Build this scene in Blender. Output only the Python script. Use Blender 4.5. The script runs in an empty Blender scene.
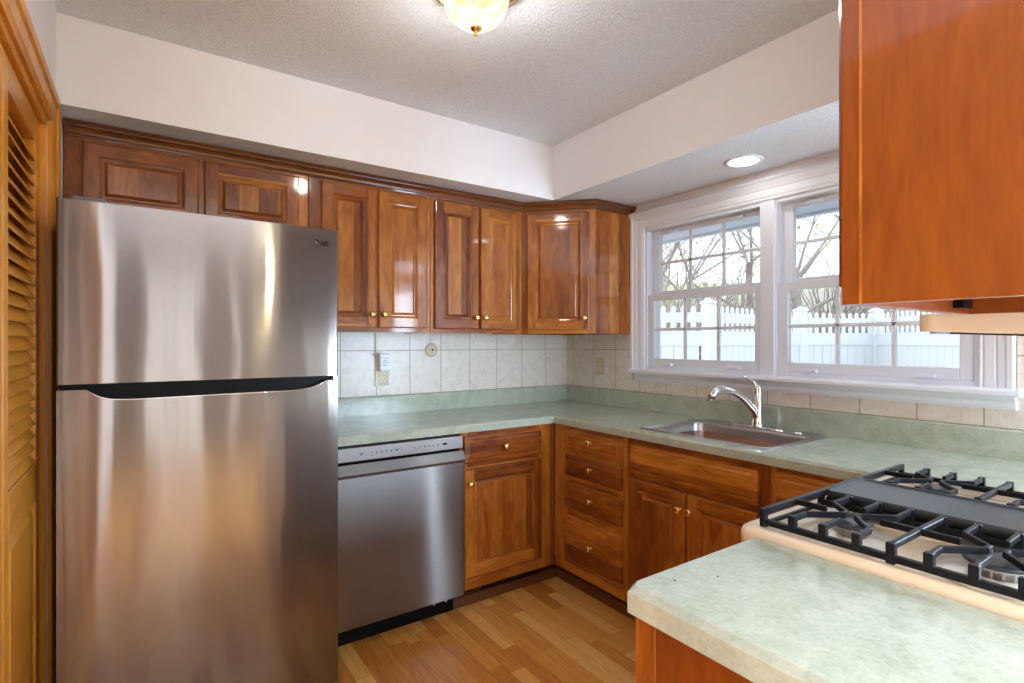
import bpy, bmesh, math, random
from mathutils import Vector, Matrix
random.seed(7)
R = math.radians
scene = bpy.context.scene
COL = scene.collection

# ------------------------------------------------------------------ camera
F_PX, Y0 = 531.8, 342.5
cam_d = bpy.data.cameras.new('camera')
cam = bpy.data.objects.new('camera', cam_d)
COL.objects.link(cam)
cam.location = (-2.4396, -2.8561, 1.3117)
cam.rotation_euler = (R(90), 0, R(-34.594))
cam_d.sensor_width = 36
cam_d.lens = F_PX / 1024 * 36
cam_d.shift_y = 1 / 1024
cam_d.clip_start = 0.02
scene.camera = cam

# ------------------------------------------------------------------ view, world
vs = scene.view_settings
vs.view_transform = 'Standard'
vs.look = 'None'
vs.gamma = 1
vs.use_curve_mapping = False
vs.exposure = 0.8
scene.cycles.use_denoising = True
scene.cycles.max_bounces = 10
scene.cycles.diffuse_bounces = 5
scene.cycles.glossy_bounces = 4
scene.cycles.transparent_max_bounces = 12
scene.cycles.sample_clamp_indirect = 6
scene.cycles.caustics_reflective = False
scene.cycles.caustics_refractive = False

world = bpy.data.worlds.new('sky')
scene.world = world
world.use_nodes = True
wn = world.node_tree.nodes
wl = world.node_tree.links
bg = wn['Background']
tc = wn.new('ShaderNodeTexCoord')
sep = wn.new('ShaderNodeSeparateXYZ')
rmp = wn.new('ShaderNodeValToRGB')
rmp.color_ramp.elements[0].position = 0.0
rmp.color_ramp.elements[0].color = (0.86, 0.93, 1.0, 1)
rmp.color_ramp.elements[1].position = 1.0
rmp.color_ramp.elements[1].color = (0.80, 0.90, 1.0, 1)
wl.new(tc.outputs['Generated'], sep.inputs[0])
wl.new(sep.outputs['Z'], rmp.inputs[0])
wl.new(rmp.outputs[0], bg.inputs['Color'])
bg.inputs['Strength'].default_value = 1.55


def area(name, loc, rot, sx, sy, power, col=(1, 1, 1), shape='RECTANGLE', portal=False, spread=180):
    l = bpy.data.lights.new(name, 'AREA')
    l.shape = shape
    l.size = sx
    l.size_y = sy
    l.energy = power
    l.color = col
    l.spread = R(spread)
    o = bpy.data.objects.new(name, l)
    COL.objects.link(o)
    o.location = loc
    o.rotation_euler = rot
    if portal:
        l.cycles.is_portal = True
    return o


# daylight through the kitchen window (portal), added fill and streak lights behind the camera
area('window_portal', (0.13, -1.47, 1.57), (0, R(90), 0), 0.86, 1.6, 1, portal=True)
area('added_fill_right', (1.42, -4.4, 1.35), (0, R(90), 0), 1.9, 2.4, 215, (0.64, 0.82, 1.0))  # added fill from the right behind the camera; no window is built here
area('added_fill_up', (-0.9, -3.5, 1.45), (R(180), 0, 0), 0.5, 0.5, 42, (0.84, 0.92, 1.0))  # added upward fill that brightens the ceiling, no fixture
area('rear_side_window_light', (-2.17, -6.08, 1.15), (R(90), 0, 0), 0.46, 2.0, 2.0, (1.0, 0.92, 0.80))
area('added_streak_strip', (-1.56, -6.08, 1.2), (R(90), 0, 0), 0.07, 2.0, 0.6, (0.95, 0.96, 1.0))  # strip added to put a thin reflection streak on the refrigerator
area('added_fill_rear', (0.45, -6.05, 1.25), (R(90), 0, 0), 1.6, 2.0, 215, (0.64, 0.82, 1.0))  # added broad fill, kept out of the refrigerator's reflection; no glass door is built


def lamp(name, loc, power, radius, col=(1.0, 0.90, 0.76)):
    l = bpy.data.lights.new(name, 'POINT')
    l.energy = power
    l.shadow_soft_size = radius
    l.color = col
    o = bpy.data.objects.new(name, l)
    COL.objects.link(o)
    o.location = loc
    return o


lamp('added_streak_point', (-1.69, -3.35, 1.80), 9, 0.035, (1.0, 0.86, 0.50))  # added warm point light without a fixture, for a streak on the refrigerator
lamp('ceiling_light_bulb', (-1.596, -1.436, 2.345), 22, 0.045, (0.92, 0.97, 1.0))


# ------------------------------------------------------------------ node helpers
def new_mat(name):
    m = bpy.data.materials.new(name)
    m.use_nodes = True
    return m, m.node_tree.nodes, m.node_tree.links, m.node_tree.nodes['Principled BSDF']


def pset(p, **k):
    for a, v in k.items():
        a = a.replace('_', ' ')
        p.inputs[a].default_value = v


def rgb(c):
    return (c[0], c[1], c[2], 1)


def s2l(r, g, b):
    f = lambda v: ((v / 255 + 0.055) / 1.055) ** 2.4 if v > 10 else v / 255 / 12.92
    return (f(r), f(g), f(b))


def math_node(n, l, op, a, b=None):
    m = n.new('ShaderNodeMath')
    m.operation = op
    for i, v in enumerate((a, b)):
        if v is None:
            continue
        if isinstance(v, (int, float)):
            m.inputs[i].default_value = v
        else:
            l.new(v, m.inputs[i])
    return m.outputs[0]


def ramp(n, l, fac, stops):
    r = n.new('ShaderNodeValToRGB')
    e = r.color_ramp.elements
    while len(e) < len(stops):
        e.new(0.5)
    for el, (p, c) in zip(e, stops):
        el.position = p
        el.color = rgb(c)
    l.new(fac, r.inputs[0])
    return r.outputs[0]


def mixc(n, l, fac, a, b, mode='MIX'):
    m = n.new('ShaderNodeMix')
    m.data_type = 'RGBA'
    m.blend_type = mode
    for s, v in ((0, fac), (6, a), (7, b)):
        if isinstance(v, (int, float)):
            m.inputs[s].default_value = v
        elif isinstance(v, tuple):
            m.inputs[s].default_value = rgb(v)
        else:
            l.new(v, m.inputs[s])
    return m.outputs[2]


def bump(n, l, p, h, strength, dist):
    b = n.new('ShaderNodeBump')
    b.inputs['Strength'].default_value = strength
    b.inputs['Distance'].default_value = dist
    l.new(h, b.inputs['Height'])
    l.new(b.outputs[0], p.inputs['Normal'])
    return b


def noise(n, l, vec, scale, detail=3, rough=0.5, dist=0.0):
    t = n.new('ShaderNodeTexNoise')
    t.inputs['Scale'].default_value = scale
    t.inputs['Detail'].default_value = detail
    t.inputs['Roughness'].default_value = rough
    t.inputs['Distortion'].default_value = dist
    if vec is not None:
        l.new(vec, t.inputs['Vector'])
    return t.outputs['Fac']


def simple(name, col, rough=0.5, metal=0.0, spec=0.5, coat=0.0, bscale=0, bstr=0.1, bdist=0.001, vary=0.04):
    m, n, l, p = new_mat(name)
    pset(p, Roughness=rough, Metallic=metal, Coat_Weight=coat, Coat_Roughness=0.1)
    p.inputs['Specular IOR Level'].default_value = spec
    g = n.new('ShaderNodeNewGeometry')
    f = noise(n, l, g.outputs['Position'], 9, 3)
    c = ramp(n, l, f, [(0.25, tuple(x * (1 - vary) for x in col)), (0.75, tuple(min(1, x * (1 + vary)) for x in col))])
    l.new(c, p.inputs['Base Color'])
    if bscale:
        h = noise(n, l, g.outputs['Position'], bscale, 3)
        bump(n, l, p, h, bstr, bdist)
    return m


def wood(name, dark, mid, light, horizontal=False, strip=0.075, rough=0.36, coat=0.55, contrast=1.0):
    """cherry / pine boards: glued strips of slightly different tone, fine stretched grain"""
    m, n, l, p = new_mat(name)
    t = n.new('ShaderNodeTexCoord')
    oi = n.new('ShaderNodeObjectInfo')
    s = n.new('ShaderNodeSeparateXYZ')
    l.new(t.outputs['Object'], s.inputs[0])
    a = math_node(n, l, 'SUBTRACT', s.outputs['X'], s.outputs['Y'])
    b = s.outputs['Z']
    if horizontal:
        a, b = b, a
    off = math_node(n, l, 'MULTIPLY', oi.outputs['Random'], 7.3)
    a2 = math_node(n, l, 'ADD', a, off)
    # strip tone
    st = math_node(n, l, 'FLOOR', math_node(n, l, 'DIVIDE', a2, strip))
    wnz = n.new('ShaderNodeTexWhiteNoise')
    wnz.noise_dimensions = '1D'
    l.new(st, wnz.inputs['W'])
    cmb = n.new('ShaderNodeCombineXYZ')
    l.new(math_node(n, l, 'MULTIPLY', a2, 1.0), cmb.inputs[0])
    l.new(math_node(n, l, 'MULTIPLY', b, 0.09), cmb.inputs[1])
    l.new(math_node(n, l, 'MULTIPLY', st, 3.7), cmb.inputs[2])
    fine = noise(n, l, cmb.outputs[0], 150, 4, 0.6, 0.3)
    cmb2 = n.new('ShaderNodeCombineXYZ')
    l.new(a2, cmb2.inputs[0])
    l.new(math_node(n, l, 'MULTIPLY', b, 0.22), cmb2.inputs[1])
    l.new(math_node(n, l, 'MULTIPLY', st, 1.7), cmb2.inputs[2])
    broad = noise(n, l, cmb2.outputs[0], 16, 3, 0.55, 1.2)
    f = math_node(n, l, 'MULTIPLY', fine, 0.34)
    f = math_node(n, l, 'ADD', f, math_node(n, l, 'MULTIPLY', broad, 0.50))
    f = math_node(n, l, 'ADD', f, math_node(n, l, 'MULTIPLY', wnz.outputs[0], 0.30 * contrast))
    c = ramp(n, l, f, [(0.34, dark), (0.56, mid), (0.82, light)])
    l.new(c, p.inputs['Base Color'])
    pset(p, Roughness=rough, Coat_Weight=coat, Coat_Roughness=0.07)
    p.inputs['Specular IOR Level'].default_value = 0.25
    bump(n, l, p, fine, 0.04, 0.001)
    return m


CH_D, CH_M, CH_L = (0.105, 0.021, 0.003), (0.285, 0.080, 0.010), (0.56, 0.225, 0.034)
CHV = wood('cherry_vertical', CH_D, CH_M, CH_L)
CHH = wood('cherry_horizontal', CH_D, CH_M, CH_L, horizontal=True)
VEN = wood('cherry_veneer_panel', (0.16, 0.033, 0.005), (0.215, 0.051, 0.006), (0.29, 0.082, 0.010), strip=3.0, contrast=0.3)
CROWN = wood('cherry_crown', (0.09, 0.023, 0.004), (0.165, 0.048, 0.009), (0.27, 0.095, 0.018), horizontal=True, strip=3, contrast=0.3)
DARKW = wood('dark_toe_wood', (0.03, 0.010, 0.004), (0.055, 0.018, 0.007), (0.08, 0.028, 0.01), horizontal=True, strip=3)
PINE = wood('golden_pine_vertical', (0.50, 0.185, 0.020), (0.66, 0.28, 0.034), (0.78, 0.38, 0.058), strip=0.5, rough=0.35, coat=0.2, contrast=0.4)
PINEH = wood('golden_pine_horizontal', (0.48, 0.175, 0.020), (0.63, 0.26, 0.032), (0.76, 0.36, 0.056), horizontal=True, strip=0.9, rough=0.35, coat=0.2, contrast=0.4)

WALL = simple('wall_paint', s2l(233, 231, 233), 0.75, bscale=60, bstr=0.05, vary=0.015)
WALLB = simple('rear_wall_paint', s2l(112, 98, 88), 0.75, vary=0.02)
WHITE = simple('white_trim_paint', s2l(228, 233, 242), 0.35, vary=0.01)
VINYL = simple('white_vinyl', s2l(224, 231, 242), 0.32, vary=0.01)
CREAM = simple('cream_enamel', s2l(226, 208, 182), 0.28, coat=0.4, vary=0.01)
ENAMEL = simple('white_enamel', s2l(225, 220, 210), 0.22, coat=0.5, vary=0.01)
IRON = simple('cast_iron', (0.008, 0.009, 0.012), 0.36, spec=0.20, bscale=700, bstr=0.25, bdist=0.0005)
GRID = simple('griddle_coating', (0.030, 0.038, 0.046), 0.36, bscale=300, bstr=0.1, bdist=0.0004)
BLACK = simple('black_plastic', (0.006, 0.006, 0.007), 0.30, spec=0.06)
BLACKM = simple('black_matt', (0.008, 0.008, 0.008), 0.7, spec=0.1)
GREY = simple('grey_plastic', (0.16, 0.155, 0.15), 0.4)
DKGREY = simple('dark_grey_print', (0.010, 0.010, 0.011), 0.6, spec=0.03)
BRASS = simple('polished_brass', (0.86, 0.60, 0.24), 0.18, metal=1.0)
PBRASS = simple('pale_brass', (0.90, 0.76, 0.50), 0.22, metal=1.0)
CHROME = simple('chrome', (0.80, 0.82, 0.84), 0.07, metal=1.0, vary=0.0)
IVORY = simple('ivory_plastic', s2l(205, 192, 165), 0.4)
IVORY2 = simple('pale_ivory_plastic', s2l(222, 212, 190), 0.4)
DEVW = simple('white_plastic', s2l(232, 236, 240), 0.35)
BLUE = simple('blue_print', s2l(120, 150, 190), 0.5)
SINKM = simple('sink_steel', (0.50, 0.51, 0.52), 0.32, metal=1.0)
ALU = simple('burner_aluminium', (0.55, 0.55, 0.55), 0.35, metal=1.0)
FENCE = simple('fence_vinyl', s2l(222, 224, 228), 0.45, vary=0.01)
BARK = simple('pale_bark', s2l(168, 158, 152), 0.9, bscale=30, bstr=0.6, bdist=0.02, vary=0.25)
BARK2 = simple('grey_bark', s2l(192, 188, 186), 0.9, bscale=30, bstr=0.6, bdist=0.02, vary=0.2)
GRASS = simple('grass', s2l(160, 176, 112), 0.95, bscale=40, bstr=0.8, bdist=0.03, vary=0.25)
def mk_hill():
    m, n, l, p = new_mat('leaf_litter_and_grass')
    g = n.new('ShaderNodeNewGeometry')
    s = n.new('ShaderNodeSeparateXYZ')
    l.new(g.outputs['Position'], s.inputs[0])
    f = noise(n, l, g.outputs['Position'], 5, 5)
    h = math_node(n, l, 'ADD', math_node(n, l, 'MULTIPLY', s.outputs['Z'], 0.25), math_node(n, l, 'MULTIPLY', f, 0.25))
    h = math_node(n, l, 'ADD', h, math_node(n, l, 'MULTIPLY', s.outputs['Y'], 0.06))
    h = math_node(n, l, 'MULTIPLY', h, 0.7)
    c = ramp(n, l, h, [(0.77, s2l(178, 168, 158)), (0.88, s2l(190, 200, 156))])
    l.new(c, p.inputs['Base Color'])
    pset(p, Roughness=0.95)
    bump(n, l, p, noise(n, l, g.outputs['Position'], 25, 4), 0.8, 0.05)
    return m


HILL = mk_hill()
LEAF = simple('young_leaves', s2l(170, 188, 118), 0.8, vary=0.3)
CONC = simple('patio_concrete', s2l(200, 198, 196), 0.9, vary=0.05)
EAVE = simple('eave_paint', s2l(212, 216, 226), 0.6, vary=0.01)


def mk_ceiling():
    m, n, l, p = new_mat('textured_ceiling')
    g = n.new('ShaderNodeNewGeometry')
    f1 = noise(n, l, g.outputs['Position'], 105, 4, 0.6, 0.4)
    f2 = noise(n, l, g.outputs['Position'], 240, 2, 0.6)
    f = math_node(n, l, 'ADD', f1, math_node(n, l, 'MULTIPLY', f2, 0.5))
    c = ramp(n, l, f1, [(0.3, s2l(222, 227, 234)), (0.52, s2l(239, 243, 250)), (0.8, s2l(245, 248, 253))])
    l.new(c, p.inputs['Base Color'])
    pset(p, Roughness=0.95)
    p.inputs['Specular IOR Level'].default_value = 0.2
    bump(n, l, p, f, 0.8, 0.009)
    return m


CEIL = mk_ceiling()


def mk_counter():
    m, n, l, p = new_mat('sage_laminate')
    g = n.new('ShaderNodeNewGeometry')
    f1 = noise(n, l, g.outputs['Position'], 110, 5, 0.7, 0.4)
    f2 = noise(n, l, g.outputs['Position'], 9, 4, 0.6, 1.5)
    f = math_node(n, l, 'ADD', math_node(n, l, 'MULTIPLY', f1, 0.50), math_node(n, l, 'MULTIPLY', f2, 0.50))
    c = ramp(n, l, f, [(0.32, s2l(150, 161, 144)), (0.5, s2l(172, 182, 166)), (0.68, s2l(190, 198, 184))])
    l.new(c, p.inputs['Base Color'])
    pset(p, Roughness=0.17)
    p.inputs['Specular IOR Level'].default_value = 0.55
    bump(n, l, p, f1, 0.02, 0.0005)
    return m


COUNTER = mk_counter()


def mk_tile(axis, off):
    """8 x 10 inch wall tiles with marbling; axis = horizontal world axis"""
    m, n, l, p = new_mat('wall_tile_' + axis.lower())
    g = n.new('ShaderNodeNewGeometry')
    s = n.new('ShaderNodeSeparateXYZ')
    l.new(g.outputs['Position'], s.inputs[0])
    u = math_node(n, l, 'ADD', s.outputs[axis], off + 10 * 0.198)
    v = math_node(n, l, 'ADD', s.outputs['Z'], -1.267 + 2 * 0.251)
    ucell = math_node(n, l, 'DIVIDE', u, 0.198)
    vcell = math_node(n, l, 'DIVIDE', v, 0.251)
    fu = math_node(n, l, 'FRACT', ucell)
    fv = math_node(n, l, 'FRACT', vcell)
    du = math_node(n, l, 'MULTIPLY', math_node(n, l, 'MINIMUM', fu, math_node(n, l, 'SUBTRACT', 1.0, fu)), 0.198)
    dv = math_node(n, l, 'MULTIPLY', math_node(n, l, 'MINIMUM', fv, math_node(n, l, 'SUBTRACT', 1.0, fv)), 0.251)
    d = math_node(n, l, 'MINIMUM', du, dv)
    mask = n.new('ShaderNodeMapRange')
    mask.inputs['From Min'].default_value = 0.0012
    mask.inputs['From Max'].default_value = 0.0026
    l.new(d, mask.inputs['Value'])
    wz = n.new('ShaderNodeTexWhiteNoise')
    wz.noise_dimensions = '2D'
    cb = n.new('ShaderNodeCombineXYZ')
    l.new(math_node(n, l, 'FLOOR', ucell), cb.inputs[0])
    l.new(math_node(n, l, 'FLOOR', vcell), cb.inputs[1])
    l.new(cb.outputs[0], wz.inputs['Vector'])
    vn = noise(n, l, g.outputs['Position'], 14, 6, 0.65, 2.0)
    c = ramp(n, l, vn, [(0.3, s2l(206, 200, 190)), (0.5, s2l(222, 217, 208)), (0.7, s2l(230, 226, 218))])
    c = mixc(n, l, math_node(n, l, 'MULTIPLY', wz.outputs[0], 0.25), c, s2l(208, 200, 188))
    c = mixc(n, l, mask.outputs[0], s2l(158, 146, 122), c)
    l.new(c, p.inputs['Base Color'])
    pset(p, Roughness=0.3)
    bump(n, l, p, mask.outputs[0], 0.6, 0.0015)
    return m


TILEX = mk_tile('X', 0.0)
TILEY = mk_tile('Y', 0.08)


def mk_floor():
    m, n, l, p = new_mat('oak_strip_floor')
    g = n.new('ShaderNodeNewGeometry')
    s = n.new('ShaderNodeSeparateXYZ')
    l.new(g.outputs['Position'], s.inputs[0])
    W = 0.0655
    row = math_node(n, l, 'FLOOR', math_node(n, l, 'DIVIDE', s.outputs['X'], W))
    wr = n.new('ShaderNodeTexWhiteNoise')
    wr.noise_dimensions = '1D'
    l.new(row, wr.inputs['W'])
    L = 0.46
    yo = math_node(n, l, 'ADD', math_node(n, l, 'DIVIDE', s.outputs['Y'], L), math_node(n, l, 'MULTIPLY', wr.outputs[0], 13.0))
    seg = math_node(n, l, 'FLOOR', yo)
    cb = n.new('ShaderNodeCombineXYZ')
    l.new(row, cb.inputs[0])
    l.new(seg, cb.inputs[1])
    wz = n.new('ShaderNodeTexWhiteNoise')
    wz.noise_dimensions = '2D'
    l.new(cb.outputs[0], wz.inputs['Vector'])
    cv = n.new('ShaderNodeCombineXYZ')
    l.new(s.outputs['X'], cv.inputs[0])
    l.new(math_node(n, l, 'MULTIPLY', s.outputs['Y'], 0.10), cv.inputs[1])
    l.new(math_node(n, l, 'MULTIPLY', wz.outputs[0], 9.0), cv.inputs[2])
    fine = noise(n, l, cv.outputs[0], 95, 4, 0.6, 0.5)
    broad = noise(n, l, cv.outputs[0], 26, 3, 0.6, 2.0)
    f = math_node(n, l, 'ADD', math_node(n, l, 'MULTIPLY', fine, 0.28), math_node(n, l, 'MULTIPLY', broad, 0.34))
    f = math_node(n, l, 'ADD', f, math_node(n, l, 'MULTIPLY', wz.outputs[0], 0.50))
    c = ramp(n, l, f, [(0.28, (0.48, 0.16, 0.026)), (0.55, (0.76, 0.36, 0.080)), (0.85, (0.96, 0.60, 0.20))])
    fx = math_node(n, l, 'FRACT', math_node(n, l, 'DIVIDE', s.outputs['X'], W))
    fy = math_node(n, l, 'FRACT', yo)
    ex = math_node(n, l, 'MULTIPLY', math_node(n, l, 'MINIMUM', fx, math_node(n, l, 'SUBTRACT', 1.0, fx)), W)
    ey = math_node(n, l, 'MULTIPLY', math_node(n, l, 'MINIMUM', fy, math_node(n, l, 'SUBTRACT', 1.0, fy)), L)
    e = math_node(n, l, 'MINIMUM', ex, ey)
    mk = n.new('ShaderNodeMapRange')
    mk.inputs['From Min'].default_value = 0.0002
    mk.inputs['From Max'].default_value = 0.0010
    mk.inputs['To Min'].default_value = 0.45
    l.new(e, mk.inputs['Value'])
    c = mixc(n, l, 1.0, c, mk.outputs[0], 'MULTIPLY')
    l.new(c, p.inputs['Base Color'])
    pset(p, Roughness=0.28, Coat_Weight=0.25, Coat_Roughness=0.15)
    bump(n, l, p, mk.outputs[0], 0.2, 0.0006)
    return m


FLOOR = mk_floor()


def mk_steel(name, col, rough, aniso, wav, dist=0.004):
    """brushed stainless sheet: grain runs sideways so reflections smear up and down; slightly wavy sheet"""
    m, n, l, p = new_mat(name)
    t = n.new('ShaderNodeTexCoord')
    mp = n.new('ShaderNodeMapping')
    mp.inputs['Scale'].default_value = (3.2, 3.2, 1.1)
    l.new(t.outputs['Object'], mp.inputs[0])
    w = noise(n, l, mp.outputs[0], 1.6, 1, 0.4)
    mp2 = n.new('ShaderNodeMapping')
    mp2.inputs['Scale'].default_value = (2, 2, 500)
    l.new(t.outputs['Object'], mp2.inputs[0])
    br = noise(n, l, mp2.outputs[0], 1.0, 3)
    c = ramp(n, l, br, [(0.2, tuple(x * 0.94 for x in col)), (0.8, col)])
    l.new(c, p.inputs['Base Color'])
    pset(p, Metallic=1.0, Roughness=rough, Anisotropic=aniso)
    tg = n.new('ShaderNodeCombineXYZ')
    tg.inputs[0].default_value = 1.0
    l.new(tg.outputs[0], p.inputs['Tangent'])
    p.inputs['Anisotropic Rotation'].default_value = 0.25
    mp3 = n.new('ShaderNodeMapping')
    mp3.inputs['Scale'].default_value = (16, 16, 0.5)
    l.new(t.outputs['Object'], mp3.inputs[0])
    w2 = noise(n, l, mp3.outputs[0], 1.0, 2, 0.5)
    w = math_node(n, l, 'ADD', w, math_node(n, l, 'MULTIPLY', w2, 0.16))
    b = bump(n, l, p, w, wav, dist)
    hz = n.new('ShaderNodeBsdfAnisotropic')
    hz.inputs['Roughness'].default_value = 0.5
    l.new(c, hz.inputs['Color'])
    mx = n.new('ShaderNodeMixShader')
    mx.inputs[0].default_value = 0.25
    l.new(p.outputs[0], mx.inputs[1])
    l.new(hz.outputs[0], mx.inputs[2])
    l.new(mx.outputs[0], n['Material Output'].inputs[0])
    return m


STEEL = mk_steel('brushed_stainless', (0.235, 0.208, 0.190), 0.12, 1.0, 0.5)
STEEL2 = mk_steel('brushed_stainless_dishwasher', (0.27, 0.26, 0.255), 0.24, 1.0, 0.25)
STEELF = simple('satin_steel', (0.62, 0.61, 0.60), 0.28, metal=1.0)


def mk_glass():
    m, n, l, p = new_mat('window_glass')
    n.remove(p)
    out = n['Material Output']
    tr = n.new('ShaderNodeBsdfTransparent')
    tr.inputs[0].default_value = (0.97, 0.985, 0.98, 1)
    gl = n.new('ShaderNodeBsdfGlossy')
    gl.inputs['Roughness'].default_value = 0.02
    fr = n.new('ShaderNodeFresnel')
    fr.inputs[0].default_value = 1.45
    mx = n.new('ShaderNodeMixShader')
    l.new(math_node(n, l, 'MULTIPLY', fr.outputs[0], 0.6), mx.inputs[0])
    l.new(tr.outputs[0], mx.inputs[1])
    l.new(gl.outputs[0], mx.inputs[2])
    l.new(mx.outputs[0], out.inputs[0])
    return m


GLASS = mk_glass()


def emit(name, col, strength, base=None):
    m, n, l, p = new_mat(name)
    g = n.new('ShaderNodeTexCoord')
    pset(p, Roughness=0.3)
    p.inputs['Base Color'].default_value = rgb(base or col)
    p.inputs['Emission Color'].default_value = rgb(col)
    p.inputs['Emission Strength'].default_value = strength
    return m


BULB = emit('recessed_lamp_lens', (1.0, 0.97, 0.92), 14)


def mk_bowl():
    m, n, l, p = new_mat('cut_glass_bowl')
    t = n.new('ShaderNodeTexCoord')
    v = n.new('ShaderNodeTexVoronoi')
    v.feature = 'DISTANCE_TO_EDGE'
    v.inputs['Scale'].default_value = 14
    l.new(t.outputs['Object'], v.inputs['Vector'])
    c = ramp(n, l, v.outputs['Distance'], [(0.0, (0.62, 0.42, 0.14)), (0.08, (0.95, 0.78, 0.42)), (0.35, (1.0, 0.92, 0.66))])
    l.new(c, p.inputs['Emission Color'])
    p.inputs['Base Color'].default_value = (0.05, 0.045, 0.035, 1)
    p.inputs['Emission Strength'].default_value = 0.66
    pset(p, Roughness=0.2)
    tr = n.new('ShaderNodeBsdfTransparent')
    tr.inputs[0].default_value = (1.0, 0.96, 0.90, 1)
    mx = n.new('ShaderNodeMixShader')
    mx.inputs[0].default_value = 0.78
    l.new(tr.outputs[0], mx.inputs[1])
    l.new(p.outputs[0], mx.inputs[2])
    l.new(mx.outputs[0], n['Material Output'].inputs[0])
    return m


BOWL = mk_bowl()


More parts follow.
